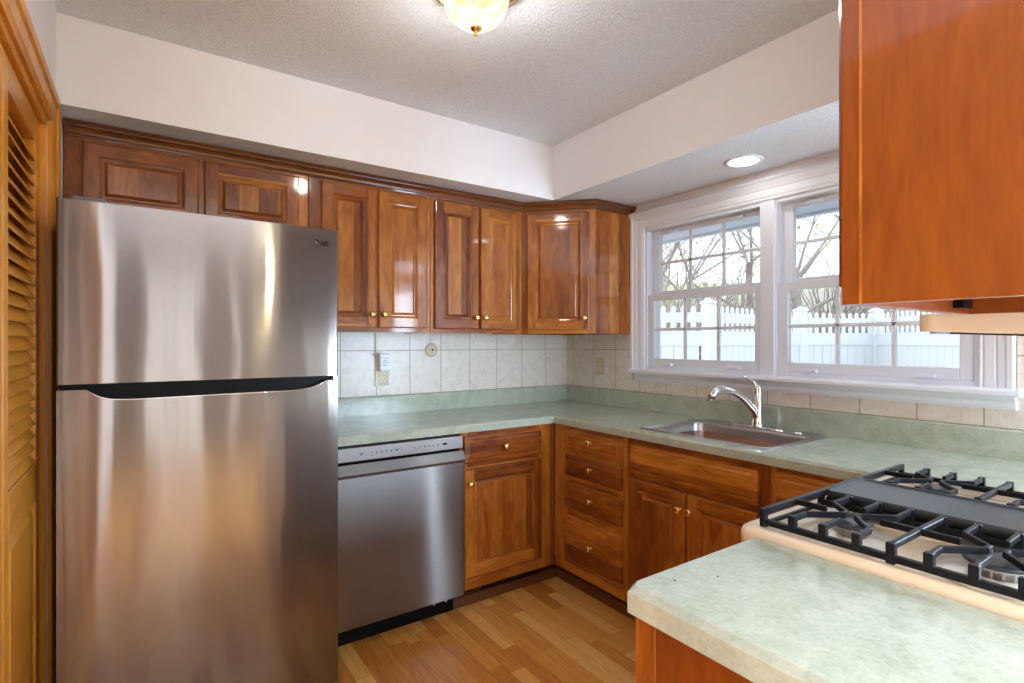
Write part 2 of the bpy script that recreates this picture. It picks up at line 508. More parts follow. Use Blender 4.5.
# ------------------------------------------------------------------ mesh helpers
class MB:
    def __init__(self):
        self.bm = bmesh.new()

    def face(self, pts, mi=0, smooth=False):
        vs_ = [self.bm.verts.new(p) for p in pts]
        f = self.bm.faces.new(vs_)
        f.material_index = mi
        f.smooth = smooth
        return f

    def box(self, x0, x1, y0, y1, z0, z1, mi=0):
        if x0 > x1: x0, x1 = x1, x0
        if y0 > y1: y0, y1 = y1, y0
        if z0 > z1: z0, z1 = z1, z0
        v = [self.bm.verts.new(p) for p in ((x0, y0, z0), (x1, y0, z0), (x1, y1, z0), (x0, y1, z0), (x0, y0, z1), (x1, y0, z1), (x1, y1, z1), (x0, y1, z1))]
        for q in ((0, 3, 2, 1), (4, 5, 6, 7), (0, 1, 5, 4), (1, 2, 6, 5), (2, 3, 7, 6), (3, 0, 4, 7)):
            f = self.bm.faces.new([v[i] for i in q])
            f.material_index = mi
        return self

    def grid_skin(self, rings, closed_u=True, cap=True, mi=0, smooth=True):
        """rings: list of equal-length lists of points"""
        V = [[self.bm.verts.new(p) for p in r] for r in rings]
        n = len(rings[0])
        for a, b in zip(V, V[1:]):
            for i in range(n if closed_u else n - 1):
                j = (i + 1) % n
                try:
                    f = self.bm.faces.new((a[i], a[j], b[j], b[i]))
                    f.material_index = mi
                    f.smooth = smooth
                except ValueError:
                    pass
        if cap and closed_u:
            for r in (V[0][::-1], V[-1]):
                try:
                    f = self.bm.faces.new(r)
                    f.material_index = mi
                except ValueError:
                    pass
        return self

    def tube(self, path, rad, seg=12, mi=0, cap=True, smooth=True):
        path = [Vector(p) for p in path]
        rads = rad if isinstance(rad, (list, tuple)) else [rad] * len(path)
        rings = []
        up = None
        for i, p in enumerate(path):
            d = (path[min(i + 1, len(path) - 1)] - path[max(i - 1, 0)]).normalized()
            if up is None:
                up = Vector((0, 0, 1)) if abs(d.z) < 0.9 else Vector((1, 0, 0))
            s = d.cross(up).normalized()
            up = s.cross(d).normalized()
            rings.append([p + (s * math.cos(2 * math.pi * k / seg) + up * math.sin(2 * math.pi * k / seg)) * rads[i] for k in range(seg)])
        return self.grid_skin(rings, True, cap, mi, smooth)

    def lathe(self, prof, c=(0, 0, 0), axis='z', seg=24, mi=0, smooth=True, cap=True):
        """prof: (radius, height along axis)"""
        c = Vector(c)
        rings = []
        for r, h in prof:
            ring = []
            for k in range(seg):
                a = 2 * math.pi * k / seg
                u, w = r * math.cos(a), r * math.sin(a)
                if axis == 'z': q = Vector((u, w, h))
                elif axis == '-y': q = Vector((u, -h, w))
                elif axis == 'x': q = Vector((h, u, w))
                else: q = Vector((-h, u, w))
                ring.append(c + q)
            rings.append(ring)
        return self.grid_skin(rings, True, cap, mi, smooth)

    def prism(self, pts, fn, d0, d1, mi=0, smooth=False):
        """2D outline pts; fn(a,b,d)->xyz"""
        A = [self.bm.verts.new(fn(a, b, d0)) for a, b in pts]
        B = [self.bm.verts.new(fn(a, b, d1)) for a, b in pts]
        n = len(pts)
        for f in (A[::-1], B):
            q = self.bm.faces.new(f)
            q.material_index = mi
        for i in range(n):
            q = self.bm.faces.new((A[i], A[(i + 1) % n], B[(i + 1) % n], B[i]))
            q.material_index = mi
            q.smooth = smooth
        return self

    def sweep(self, path, prof, fn, mi=0, caps=True, closed=False, smooth=False):
        """mitred moulding: path of 2D points, prof of (offset to the right-hand side, height), fn(a,b,h)->xyz"""
        P = [Vector(p) for p in path]
        n = len(P)
        rings = []
        for i in range(n):
            if closed:
                d0 = (P[i] - P[i - 1]).normalized()
                d1 = (P[(i + 1) % n] - P[i]).normalized()
            else:
                d0 = (P[i] - P[i - 1]).normalized() if i else (P[1] - P[0]).normalized()
                d1 = (P[i + 1] - P[i]).normalized() if i < n - 1 else d0
            n0 = Vector((d0.y, -d0.x))
            n1 = Vector((d1.y, -d1.x))
            m = (n0 + n1).normalized()
            k = 1.0 / max(0.2, m.dot(n0))
            rings.append([fn(P[i].x + m.x * o * k, P[i].y + m.y * o * k, h) for o, h in prof])
        if closed:
            rings.append(rings[0])
        self.grid_skin(rings, True, caps and not closed, mi, smooth)
        return self

    def rect_rings(self, w, h, prof, x=0, z=0, butt=None, mats=(0, 1)):
        """nested mitred rectangles facing -y. prof: (inset, y). butt=(i): ring index drawn with full height stiles.
        mats=(vertical grain, horizontal grain)"""
        def rect(ins, y):
            return [(x + ins, y, z + ins), (x + w - ins, y, z + ins), (x + w - ins, y, z + h - ins), (x + ins, y, z + h - ins)]
        for i in range(len(prof) - 1):
            A, B = rect(*prof[i]), rect(*prof[i + 1])
            if butt == i:
                a, y = prof[i]
                b, _ = prof[i + 1]
                for xa, xb in ((a, b), (w - b, w - a)):
                    self.face([(x + xa, y, z + a), (x + xb, y, z + a), (x + xb, y, z + h - a), (x + xa, y, z + h - a)], mats[0])
                for za, zb in ((a, b), (h - b, h - a)):
                    self.face([(x + b, y, z + za), (x + w - b, y, z + za), (x + w - b, y, z + zb), (x + b, y, z + zb)], mats[1])
                continue
            for k in range(4):
                j = (k + 1) % 4
                self.face([A[k], A[j], B[j], B[k]], mats[1] if k in (0, 2) else mats[0])
        self.face(rect(*prof[-1]), mats[0])
        # back
        self.face(rect(prof[0][0], prof[0][1])[::-1], mats[0])
        return self

    def build(self, name, mat, parent=None, world=False, bevel=0, segs=2, recalc=True, smooth_angle=None):
        me = bpy.data.meshes.new(name)
        if recalc:
            bmesh.ops.recalc_face_normals(self.bm, faces=self.bm.faces[:])
        if world and parent is not None:
            r = parent
            while r.parent is not None:
                r = r.parent
            M = Matrix.Translation(r.location) @ Matrix.Rotation(r.rotation_euler.z, 4, 'Z')
            self.bm.transform(M.inverted())
        self.bm.to_mesh(me)
        self.bm.free()
        for m in (mat if isinstance(mat, (list, tuple)) else [mat]):
            me.materials.append(m)
        o = bpy.data.objects.new(name, me)
        COL.objects.link(o)
        if parent is not None:
            o.parent = parent
        if bevel:
            b = o.modifiers.new('bevel', 'BEVEL')
            b.width = bevel
            b.segments = segs
            b.limit_method = 'ANGLE'
            b.angle_limit = R(40)
            b.harden_normals = False
        return o


def thing(name, label, cat, loc=(0, 0, 0), rz=0, group=None):
    o = bpy.data.objects.new(name, None)
    COL.objects.link(o)
    o.empty_display_size = 0.05
    o.location = loc
    o.rotation_euler = (0, 0, rz)
    o['label'] = label
    o['category'] = cat
    if group: o['group'] = group
    return o


def tag(o, label, cat, group=None, kind=None):
    o['label'] = label
    o['category'] = cat
    if group: o['group'] = group
    if kind: o['kind'] = kind
    return o


def struct(o):
    o['kind'] = 'structure'
    return o


XY = lambda a, b, h: (a, b, h)
YZX = lambda a, b, d: (d, a, b)

# ================================================================== SHELL
XL, XR, YB = -2.69, 0.0, 0.0        # left wall, window wall, back wall
YR = -6.2                           # rear wall of the adjoining room
ZC, ZS = 2.445, 2.134
struct(MB().box(XL - 0.1, 1.6, YR - 0.1, 0.1, -0.05, 0).build('floor', FLOOR))
struct(MB().box(XL - 0.1, 1.6, YR - 0.1, 0.1, ZC, ZC + 0.08).build('ceiling', CEIL))
struct(MB().box(XL - 0.1, 0.12, YB, YB + 0.12, 0, ZC).build('wall_back', WALL))

# left wall with the closet opening
DY0, DY1, DZ = -0.68, -2.715, 2.00
w = MB()
w.box(XL - 0.12, XL, DY0, 0, 0, ZC)
w.box(XL - 0.12, XL, DY1, DY0, DZ, ZC)
w.box(XL - 0.12, XL, YR, DY1, 0, ZC)
struct(w.build('wall_left', WALL))

# window wall with the twin opening
OY0, OY1, OZ0, OZ1 = -0.712, -2.242, 1.153, 1.985
w = MB()
w.box(0, 0.12, OY0, 0.0, 0, ZC)
w.box(0, 0.12, -3.0, OY1, 0, ZC)
w.box(0, 0.12, OY1, OY0, 0, OZ0)
w.box(0, 0.12, OY1, OY0, OZ1, ZC)
struct(w.build('wall_right', WALL))

# adjoining room behind the camera
w = MB()
w.box(0.12, 1.5, -3.0, -2.9, 0, ZC)
struct(w.build('wall_dining_north', WALLB))
w = MB()
w.box(1.5, 1.6, YR, -2.9, 0, ZC)
struct(w.build('wall_dining_right', WALLB))
w = MB()
w.box(XL, -2.42, YR - 0.1, YR, 0, ZC)
w.box(-2.42, -1.92, YR - 0.1, YR, 2.1, ZC)
w.box(-1.92, -0.75, YR - 0.1, YR, 0, ZC)
w.box(-0.75, 0.35, YR - 0.1, YR, 2.1, ZC)
w.box(-0.75, 0.35, YR - 0.1, YR, 0, 0.5)
w.box(0.35, 1.6, YR - 0.1, YR, 0, ZC)
struct(w.build('wall_rear', WALLB))
w = MB()
for x0, x1 in ((-2.42, -2.38), (-2.19, -2.14), (-1.96, -1.92)):
    w.box(x0, x1, YR + 0.14, YR + 0.17, 0.1, 2.2)
struct(w.build('window_3', WHITE))

# soffits over the wall cabinets (painted faces, textured underside)
for nm, (x0, x1, y0, y1) in (('wall_soffit_back', (XL, 0, -0.4666, 0)), ('wall_soffit_window', (-0.50, 0, -2.9, -0.4666))):
    m = MB()
    m.box(x0, x1, y0, y1, ZS, ZC, 0)
    for f in m.bm.faces:
        if f.calc_center_median().z < ZS + 0.001:
            f.material_index = 1
    struct(m.build(nm, [WALL, CEIL]))
m = MB()
m.box(-1.745, -0.50, -2.9, -2.50, ZS, ZC, 0)
struct(m.build('wall_soffit_peninsula', [WALL, CEIL]))

# tile bands
struct(MB().box(-1.9, -0.008, -0.008, 0, 1.012, 1.366).build('trim_1', TILEX))
m = MB()
m.box(-0.008, 0, -0.62, 0.0, 1.012, 1.366)
m.box(-0.008, 0, -2.345, -0.62, 1.012, 1.085)
m.box(-0.008, 0, -2.9, -2.345, 1.012, 1.48)
struct(m.build('trim_2', TILEY))

# ------------------------------------------------------------------ window casing, stool, apron
YZ = lambda a, b, h: (-h, a, b)     # a = y, b = z, h = protrusion into the room
cas = [(0, 0), (0, 0.012), (0.008, 0.016), (0.014, 0.013), (0.020, 0.017), (0.046, 0.018), (0.050, 0.014), (0.056, 0.019), (0.076, 0.021), (0.080, 0.026), (0.094, 0.027), (0.100, 0.024), (0.100, 0)]
m = MB()
m.sweep([(OY0, 1.150), (OY0, OZ1), (OY1, OZ1), (OY1, 1.150)], [(o, h) for o, h in cas], YZ)
m.sweep([(-0.606, 2.090), (-2.345, 2.090)], [(0, 0), (0, 0.030), (-0.012, 0.040), (-0.020, 0.030), (-0.044, 0.020), (-0.044, 0)], YZ)
struct(m.build('trim_3', WHITE))
XZ = lambda a, b, h: (b, h, a)
m = MB()
stool = [(1.128, 0.0), (1.128, -0.054), (1.134, -0.062), (1.146, -0.062), (1.153, -0.056), (1.155, -0.05), (1.155, 0.02), (1.128, 0.02)]
m.prism([(z, x) for z, x in stool], XZ, -2.360, -0.632)
struct(m.build('trim_4', WHITE))
m = MB()
ap = [(1.128, 0), (1.128, -0.044), (1.116, -0.038), (1.108, -0.026), (1.092, -0.024), (1.086, -0.018), (1.082, -0.018), (1.082, 0)]
m.prism(ap, XZ, -2.345, -0.660)
struct(m.build('trim_5', WHITE))


def window(idx, ya, yb, ta, tb, sa, sb):
    """double hung vinyl window between y=ya (nearer the corner) and y=yb"""
    root = bpy.data.objects.new('window_%d' % idx, None)
    COL.objects.link(root)
    root['kind'] = 'structure'
    root.location = (0, (ya + yb) / 2, OZ0)
    j = MB()
    j.box(-0.004, 0.115, ya, ya - ta, OZ0, OZ1)
    j.box(-0.004, 0.115, yb + tb, yb, OZ0, OZ1)
    j.box(-0.004, 0.115, yb, ya, OZ1 - 0.018, OZ1)
    j.box(-0.002, 0.115, yb, ya, OZ0, OZ0 + 0.020)
    j.box(0.040, 0.046, ya - ta, ya - ta - 0.008, OZ0, OZ1)
    j.box(0.040, 0.046, yb + tb, yb + tb + 0.008, OZ0, OZ1)
    j.build('window_frame', VINYL, root, True, bevel=0.002)

    def sash(nm, x, y0, y1, z0, z1, st, rb, rt):
        s = MB()
        s.box(x, x + 0.032, y0, y0 - sa, z0, z1)
        s.box(x, x + 0.032, y1 + sb, y1, z0, z1)
        s.box(x, x + 0.032, y1 + sb, y0 - sa, z0, z0 + rb)
        s.box(x, x + 0.032, y1 + sb, y0 - sa, z1 - rt, z1)
        o = s.build(nm, VINYL, root, True, bevel=0.003)
        a0, a1, b0, b1 = y0 - sa, y1 + sb, z0 + rb, z1 - rt
        g = MB()
        for k in (1, 2):
            yy = a0 + (a1 - a0) * k / 3
            g.box(x + 0.009, x + 0.021, yy - 0.008, yy + 0.008, b0, b1)
        zz = (b0 + b1) / 2
        g.box(x + 0.009, x + 0.021, a1, a0, zz - 0.008, zz + 0.008)
        g.build('muntin_grid', VINYL, o, True, bevel=0.002)
        MB().box(x + 0.013, x + 0.017, a1 - 0.002, a0 + 0.002, b0 - 0.002, b1 + 0.002).build('pane', GLASS, o, True)
        return o
    a, b = ya - ta, yb + tb
    lo = sash('lower_sash', 0.004, a - 0.002, b + 0.002, OZ0 + 0.020, 1.590, 0.046, 0.046, 0.036)
    up = sash('upper_sash', 0.050, a - 0.004, b + 0.002, 1.560, OZ1 - 0.018, 0.048, 0.050, 0.026)
    L = abs(b - a)
    for fr in (0.17, 0.76):
        yy = a - L * fr
        m_ = MB().box(-0.020, 0.006, yy, yy - 0.062, OZ0 + 0.026, OZ0 + 0.040)
        m_.build('sash_lift', VINYL, lo, True, bevel=0.003)
        m_ = MB().box(0.024, 0.052, yy, yy - 0.062, OZ1 - 0.044, OZ1 - 0.031)
        m_.build('tilt_latch', VINYL, up, True, bevel=0.002)
    return root


window(1, OY0, -1.428, 0.014, 0.001, 0.044, 0.030)
window(2, -1.500, OY1, 0.008, 0.012, 0.046, 0.042)
struct(MB().box(-0.010, 0.115, -1.500, -1.428, OZ0, OZ1).build('trim_6', VINYL, bevel=0.004))

# ------------------------------------------------------------------ closet: casing, jamb and louvred bifold leaves
XZL = lambda a, b, h: (XL + h, a, b)
m = MB()
pc = [(0, 0), (0, 0.010), (0.008, 0.013), (0.014, 0.010), (0.022, 0.014), (0.060, 0.016), (0.068, 0.022), (0.088, 0.024), (0.098, 0.020), (0.105, 0.020), (0.105, 0)]
m.sweep([(DY0, 0), (DY0, DZ), (DY1, DZ), (DY1, 0)], [(o, h) for o, h in pc], XZL)
struct(m.build('trim_7', PINE))
m = MB()
m.box(XL - 0.12, XL - 0.001, DY0 - 0.020, DY0, 0, DZ)
m.box(XL - 0.12, XL - 0.001, DY1, DY1 + 0.020, 0, DZ)
m.box(XL - 0.12, XL - 0.001, DY1, DY0, DZ - 0.020, DZ)
m.box(XL - 0.12, XL - 0.02, -0.735, DY0, 0, DZ)
struct(m.build('trim_8', PINE))


def leaf(idx, y0, y1):
    root = bpy.data.objects.new('door_%d' % idx, None)
    COL.objects.link(root)
    root['kind'] = 'structure'
    root.location = (XL, (y0 + y1) / 2, 0)
    xf, xb = XL - 0.012, XL - 0.045
    st = 0.055
    f = MB()
    f.box(xb, xf, y0, y0 - st, 0.012, DZ - 0.024)
    f.box(xb, xf, y1 + st, y1, 0.012, DZ - 0.024)
    f.build('stile', PINE, root, True, bevel=0.003)
    f = MB()
    f.box(xb, xf, y1 + st, y0 - st, 1.900, DZ - 0.024)
    f.box(xb, xf, y1 + st, y0 - st, 0.850, 0.960)
    f.box(xb, xf, y1 + st, y0 - st, 0.012, 0.160)
    f.build('rail', PINEH, root, True, bevel=0.003)
    s = MB()
    z = 0.978
    while z < 1.880:
        prof = [(xb + 0.004, z + 0.028), (xb + 0.007, z + 0.031), (xf - 0.001, z - 0.010), (xf - 0.003, z - 0.015)]
        s.prism([(px, pz) for px, pz in prof], lambda a, b, d: (a, d, b), y1 + st - 0.002, y0 - st + 0.002)
        z += 0.0365
    s.build('louver_slats', PINEH, root, True)
    # bottom raised panel (faces +x)
    p = MB()
    pw, ph = (y0 - y1) - 2 * st, 0.850 - 0.160
    p.rect_rings(pw, ph, [(0, 0.0), (0, -0.010), (0.006, -0.010), (0.035, -0.020), (0.036, -0.021)], mats=(0, 0))
    p.bm.transform(Matrix.Translation((xb + 0.010, y1 + st, 0.160)) @ Matrix.Rotation(R(90), 4, 'Z'))
    p.build('raised_panel', PINE, root, True)
    return root


for k in range(4):
    leaf(k + 1, -0.737 - k * 0.491, -0.737 - k * 0.491 - 0.487)

# ------------------------------------------------------------------ closet back so no light leaks
struct(MB().box(XL - 0.14, XL - 0.125, DY1 - 0.1, DY0 + 0.1, 0, 2.1).build('wall_closet', WALL))

# ================================================================== CABINETS
KN = None


def knob_mesh():
    m = MB()
    m.lathe([(0.000, 0), (0.0085, 0), (0.0085, 0.002), (0.0055, 0.004), (0.0045, 0.010), (0.0065, 0.013), (0.0125, 0.016), (0.0155, 0.020), (0.0155, 0.023), (0.0125, 0.027), (0.006, 0.029), (0.0, 0.0295)], axis='-y', seg=20, cap=False)
    return m


def add_knob(parent, x, z, y=-0.0205, mat=BRASS, ceramic=False):
    global KN
    if KN is None:
        o = knob_mesh().build('knob', mat, parent)
        KN = o.data
    else:
        o = bpy.data.objects.new('knob', KN)
        COL.objects.link(o)
        o.parent = parent
    o.location = (x, y, z)
    return o


DOORP = [(0, 0), (0, -0.015), (0.0025, -0.0185), (0.006, -0.020), (0.050, -0.020), (0.052, -0.0190), (0.055, -0.0145), (0.059, -0.0135), (0.061, -0.0095), (0.066, -0.0095), (0.076, -0.0165), (0.078, -0.0175)]
DRAWP = [(0, 0), (0, -0.012), (0.003, -0.0155), (0.014, -0.0165), (0.016, -0.0140), (0.020, -0.0140), (0.028, -0.0190), (0.030, -0.0195)]
CH = [CHV, CHH]


def door(root, x0, x1, z0, z1, yf, knob=None, name='door'):
    m = MB()
    m.rect_rings(x1 - x0, z1 - z0, DOORP, butt=3)
    o = m.build(name, CH, root)
    o.location = (x0, yf, z0)
    if knob:
        add_knob(o, knob[0] - x0, knob[1] - z0)
    return o


def drawer(root, x0, x1, z0, z1, yf, knob=True, name='drawer_front'):
    m = MB()
    m.rect_rings(x1 - x0, z1 - z0, DRAWP, mats=(1, 1))
    o = m.build(name, CH, root)
    o.location = (x0, yf, z0)
    if knob:
        add_knob(o, (x1 - x0) / 2 if knob is True else knob[0] - x0, (z1 - z0) / 2 if knob is True else knob[1] - z0)
    return o


def wall_carcass(root, x0, x1, d, z0, z1, rails=(), stiles=(), lip=0.022, sl=0.038, sr=0.038):
    """open box with a recessed bottom; front face frame of stiles and rails at y=-d"""
    t = 0.016
    m = MB()
    m.box(x0, x0 + t, -d + 0.019, -0.002, z0, z1)
    m.box(x1 - t, x1, -d + 0.019, -0.002, z0, z1)
    m.box(x0 + t, x1 - t, -d + 0.019, -0.002, z0 + lip, z0 + lip + t)
    m.box(x0 + t, x1 - t, -d + 0.019, -0.002, z1 - t, z1)
    m.box(x0 + t, x1 - t, -0.012, -0.002, z0 + lip + t, z1 - t)
    m.build('carcass', VEN, root)
    f = MB()
    f.box(x0, x0 + sl, -d, -d + 0.019, z0, z1, 0)
    f.box(x1 - sr, x1, -d, -d + 0.019, z0, z1, 0)
    for a, b in stiles:
        f.box(a, b, -d, -d + 0.019, z0 + 0.04, z1 - 0.06, 0)
    f.box(x0 + sl, x1 - sr, -d, -d + 0.019, z0, z0 + 0.04, 1)
    f.box(x0 + sl, x1 - sr, -d, -d + 0.019, z1 - 0.06, z1, 1)
    return f.build('face_frame', CH, root)


ZB, ZT = 1.363, 2.095
DZ0, DZ1 = 1.385, 2.064
# over the refrigerator
c = thing('wall_cabinet', 'short cherry wall cabinet with two raised-panel doors above the refrigerator', 'cabinet', (XL + 0.004, 0, 0))
X0 = XL + 0.004
wall_carcass(c, 0, -1.822 - X0, 0.305, 1.78, ZT, stiles=[(-2.265 - X0, -2.230 - X0)], sl=0.07, sr=0.06)
door(c, -2.633 - X0, -2.257 - X0, 1.80, DZ1, -0.305)
door(c, -2.238 - X0, -1.866 - X0, 1.80, DZ1, -0.305)
# two tall ones
for x0, x1, dr, lab in ((-1.818, -1.206, ((-1.765, -1.506, -1.527), (-1.489, -1.232, -1.466)), 'tall two-door cherry wall cabinet right beside the refrigerator'),
                        (-1.202, -0.612, ((-1.182, -0.916, -0.937), (-0.902, -0.637, -0.880)), 'tall two-door cherry wall cabinet between its twin and the diagonal corner cabinet')):
    c = thing('wall_cabinet', lab, 'cabinet', (x0, 0, 0), 0, None)
    wall_carcass(c, 0, x1 - x0, 0.305, ZB, ZT, stiles=[(dr[0][1] - x0 - 0.01, dr[1][0] - x0 + 0.01)], sl=dr[0][0] - x0 + 0.015, sr=x1 - dr[1][1] + 0.015)
    for a, b, k in dr:
        door(c, a - x0, b - x0, DZ0, DZ1, -0.305, (k - x0, 1.449))

# diagonal corner cabinet
c = thing('corner_wall_cabinet', 'diagonal corner wall cabinet with a single raised-panel door next to the window', 'cabinet', (-0.608, -0.305, 0), R(-45))
m = MB()
foot = [(-0.002, -0.002), (-0.608, -0.002), (-0.608, -0.305), (-0.305, -0.608), (-0.002, -0.608)]
inner = [(-0.02, -0.02), (-0.590, -0.02), (-0.590, -0.300), (-0.297, -0.590), (-0.02, -0.590)]
m.prism([(x, y) for x, y in foot], XY, 1.385, ZT)
n5 = 5
for i in range(n5):
    j = (i + 1) % n5
    (ax, ay), (bx, by), (cx_, cy_), (dx_, dy_) = foot[i], foot[j], inner[j], inner[i]
    m.prism([(ax, ay), (bx, by), (cx_, cy_), (dx_, dy_)], XY, ZB, 1.385)
m.bm.transform(Matrix.Translation((0.608, 0.305, 0)))
m.build('carcass', CHV, c).rotation_euler = (0, 0, R(45))
FW = 0.303 * math.sqrt(2)
f = MB()
f.box(0.0, 0.040, -0.004, 0.0, ZB, ZT, 0)
f.box(FW - 0.040, FW, -0.004, 0.0, ZB, ZT, 0)
f.box(0.040, FW - 0.040, -0.004, 0.0, ZB, ZB + 0.04, 1)
f.box(0.040, FW - 0.040, -0.004, 0.0, ZT - 0.06, ZT, 1)
f.build('face_frame', CH, c)
door(c, 0.034, FW - 0.036, DZ0, DZ1, -0.004, (FW - 0.062, 1.451))
crown = [(0, 2.062), (0.006, 2.062), (0.008, 2.070), (0.014, 2.074), (0.018, 2.086), (0.026, 2.100), (0.036, 2.108), (0.038, 2.114), (0.044, 2.118), (0.044, 2.131), (0, 2.131)]
crown = [(o * 0.78, 2.129 - (2.131 - z) * 0.74) for o, z in crown]
# own crown of the corner cabinet
m = MB()
m.sweep([(-0.608, -0.285), (-0.608, -0.305), (-0.305, -0.608), (-0.001, -0.608)], crown, XY)
m.build('crown_molding', CROWN, c, True)
# long crown over the back run
m = MB()
m.sweep([(XL + 0.005, -0.306), (-0.606, -0.306)], crown, XY)
m.sweep([(XL + 0.005, -0.002), (-0.612, -0.002)], [(0.29, 2.097), (0.29, 2.131), (0.300, 2.131), (0.300, 2.097)], XY)
tag(m.build('crown_molding', CROWN), 'long dark cherry crown molding along the cabinets on the back wall', 'molding')


# ---- base cabinets
def base_carcass(root, x0, x1, d, z0=0.105, z1=0.875, toe=True, stiles=(), rails=(), toe_x=None, sl=0.040, sr=0.040):
    m = MB()
    m.box(x0, x1, -d + 0.02, -0.004, z0, z1)
    m.build('carcass', VEN, root)
    f = MB()
    f.box(x0, x0 + sl, -d, -d + 0.02, z0, z1, 0)
    f.box(x1 - sr, x1, -d, -d + 0.02, z0, z1, 0)
    for a, b in stiles:
        f.box(a, b, -d, -d + 0.02, z0 + 0.07, min([q[0] for q in rails] + [z1 - 0.04]), 0)
    f.box(x0 + sl, x1 - sr, -d, -d + 0.02, z0, z0 + 0.07, 1)
    f.box(x0 + sl, x1 - sr, -d, -d + 0.02, z1 - 0.04, z1, 1)
    for a, b in rails:
        f.box(x0 + sl, x1 - sr, -d, -d + 0.02, a, b, 1)
    f.build('face_frame', CH, root, bevel=0.001, segs=1)
    if toe:
        tx0, tx1 = toe_x or (x0, x1)
        t = MB()
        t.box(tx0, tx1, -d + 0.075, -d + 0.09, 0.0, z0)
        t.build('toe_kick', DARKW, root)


BD = 0.600
c = thing('base_cabinet', 'cherry base cabinet with one drawer over one door, beside the dishwasher', 'cabinet', (-1.188, 0, 0))
X0 = -1.188
base_carcass(c, 0, -0.602 - X0, BD, rails=[(0.685, 0.73)], sr=0.125, toe_x=(0, -0.526 - X0))
drawer(c, -1.172 - X0, -0.704 - X0, 0.722, 0.856, -BD, (-0.942 - X0, 0.790))
door(c, -1.172 - X0, -0.704 - X0, 0.167, 0.696, -BD, (-1.148 - X0, 0.627))

# window-wall run: local x = distance from the corner along -y
def yrun(name, label, y0):
    return thing(name, label, 'cabinet', (0, y0, 0), R(-90))


c = yrun('drawer_cabinet', 'cherry base cabinet with a stack of four drawers in the corner', -0.602)
base_carcass(c, 0.0, 0.512, BD, rails=[(0.715, 0.765), (0.572, 0.625), (0.396, 0.458)], sl=0.115, toe_x=(-0.076, 0.512))
for z0, z1 in ((0.757, 0.855), (0.617, 0.722), (0.449, 0.580), (0.160, 0.404)):
    drawer(c, 0.100, 0.503, z0, z1, -BD, (0.303, (z0 + z1) / 2 + 0.008))
c = yrun('sink_base_cabinet', 'cherry sink base cabinet with a wide false drawer front over two doors', -1.116)
base_carcass(c, 0.0, 0.700, BD, rails=[(0.685, 0.73)], stiles=[(0.335, 0.370)], sl=0.055, sr=0.05)
drawer(c, 0.043, 0.661, 0.718, 0.852, -BD, False, 'false_drawer_front')
door(c, 0.043, 0.347, 0.167, 0.692, -BD, (0.325, 0.622))
door(c, 0.357, 0.661, 0.167, 0.692, -BD, (0.379, 0.625))
c = yrun('base_cabinet', 'cherry base cabinet at the end of the sink run, mostly hidden by the range', -1.818)
base_carcass(c, 0.0, 0.372, BD, rails=[(0.685, 0.73)])
drawer(c, 0.022, 0.350, 0.722, 0.856, -BD, False)
door(c, 0.022, 0.350, 0.167, 0.696, -BD)

# shoe moulding along the toe kick
m = MB()
m.sweep([(-1.188, -0.526), (-0.526, -0.526), (-0.526, -2.19)], [(0, 0), (0.016, 0), (0.015, 0.010), (0.009, 0.022), (0.004, 0.040), (0, 0.042)], XY)
struct(m.build('trim_9', wood('shoe_wood', (0.08, 0.025, 0.008), (0.13, 0.045, 0.014), (0.18, 0.07, 0.02), horizontal=True, strip=3)))
# vent grille in the toe kick
t = thing('toe_kick_vent', 'dark metal heating vent grille set in the toe kick under the base cabinet', 'vent', (-0.9, -0.527, 0.05))
m = MB()
m.box(-1.02, -0.66, -0.5285, -0.526, 0.046, 0.100)
m.build('frame', BLACKM, t, True)
m = MB()
for i in range(26):
    x = -1.01 + i * 0.0132
    m.box(x, x + 0.006, -0.531, -0.5285, 0.052, 0.094)
m.build('grille', simple('dark_bronze', (0.03, 0.02, 0.015), 0.5, metal=0.6), t, True)

# peninsula end cabinet (its side panel faces the camera)
c = thing('peninsula_cabinet', 'narrow cherry cabinet at the end of the near counter with a framed side panel', 'cabinet', (-1.410, -2.875, 0), R(180))
W_ = 1.768 - 1.410
base_carcass(c, 0.0, W_, 0.620, toe=True, rails=[(0.695, 0.72)])
drawer(c, 0.02, W_ - 0.02, 0.722, 0.856, -0.62)
door(c, 0.02, W_ - 0.02, 0.167, 0.696, -0.62, (0.05, 0.63))
m = MB()
m.box(-1.7735, -1.768, -2.875, -2.292, 0.0, 0.875)
m.build('side_panel', VEN, c, True)
m = MB()
m.box(-1.777, -1.768, -2.292, -2.252, 0.0, 0.875)
m.build('corner_stile', CHV, c, True, bevel=0.002)

# upper cabinet at the right, side panel facing the camera
c = thing('wall_cabinet', 'cherry wall cabinet close to the camera, its plain side panel filling the upper corner', 'cabinet', (-1.335, -2.876, 0), R(180))
W_ = 1.741 - 1.335
fr_ = wall_carcass(c, 0.0, W_, 0.325, 1.3575, ZT, lip=0.034, sl=0.045, sr=0.045)
dd = door(c, 0.032, W_ - 0.032, 1.382, DZ1, -0.325, (0.06, 1.45))
for q in (dd, fr_):
    q.data.materials.clear()
    q.data.materials.append(VEN)
    q.data.materials.append(VEN)
m = MB()
m.box(-1.7418, -1.741, -2.875, -2.5735, 1.3575, ZT)
m.build('side_veneer', VEN, c, True)
m = MB()
m.box(-1.7430, -1.741, -2.5735, -2.5705, 1.3575, ZT)
m.build('edge_bead', CHV, c, True)
m = MB()
m.box(-1.425, -1.385, -2.583, -2.5705, 1.364, 1.382)
m.build('screw_block', BLACK, c, True)
for z in (1.468, 1.95):
    MB().box(-1.712, -1.7055, -2.5505, -2.536, z, z + 0.016).build('hinge', GREY, c, True, bevel=0.001)
c = thing('wall_cabinet', 'cherry wall cabinet above the cream range hood', 'cabinet', (-0.50, -2.876, 0), R(180))
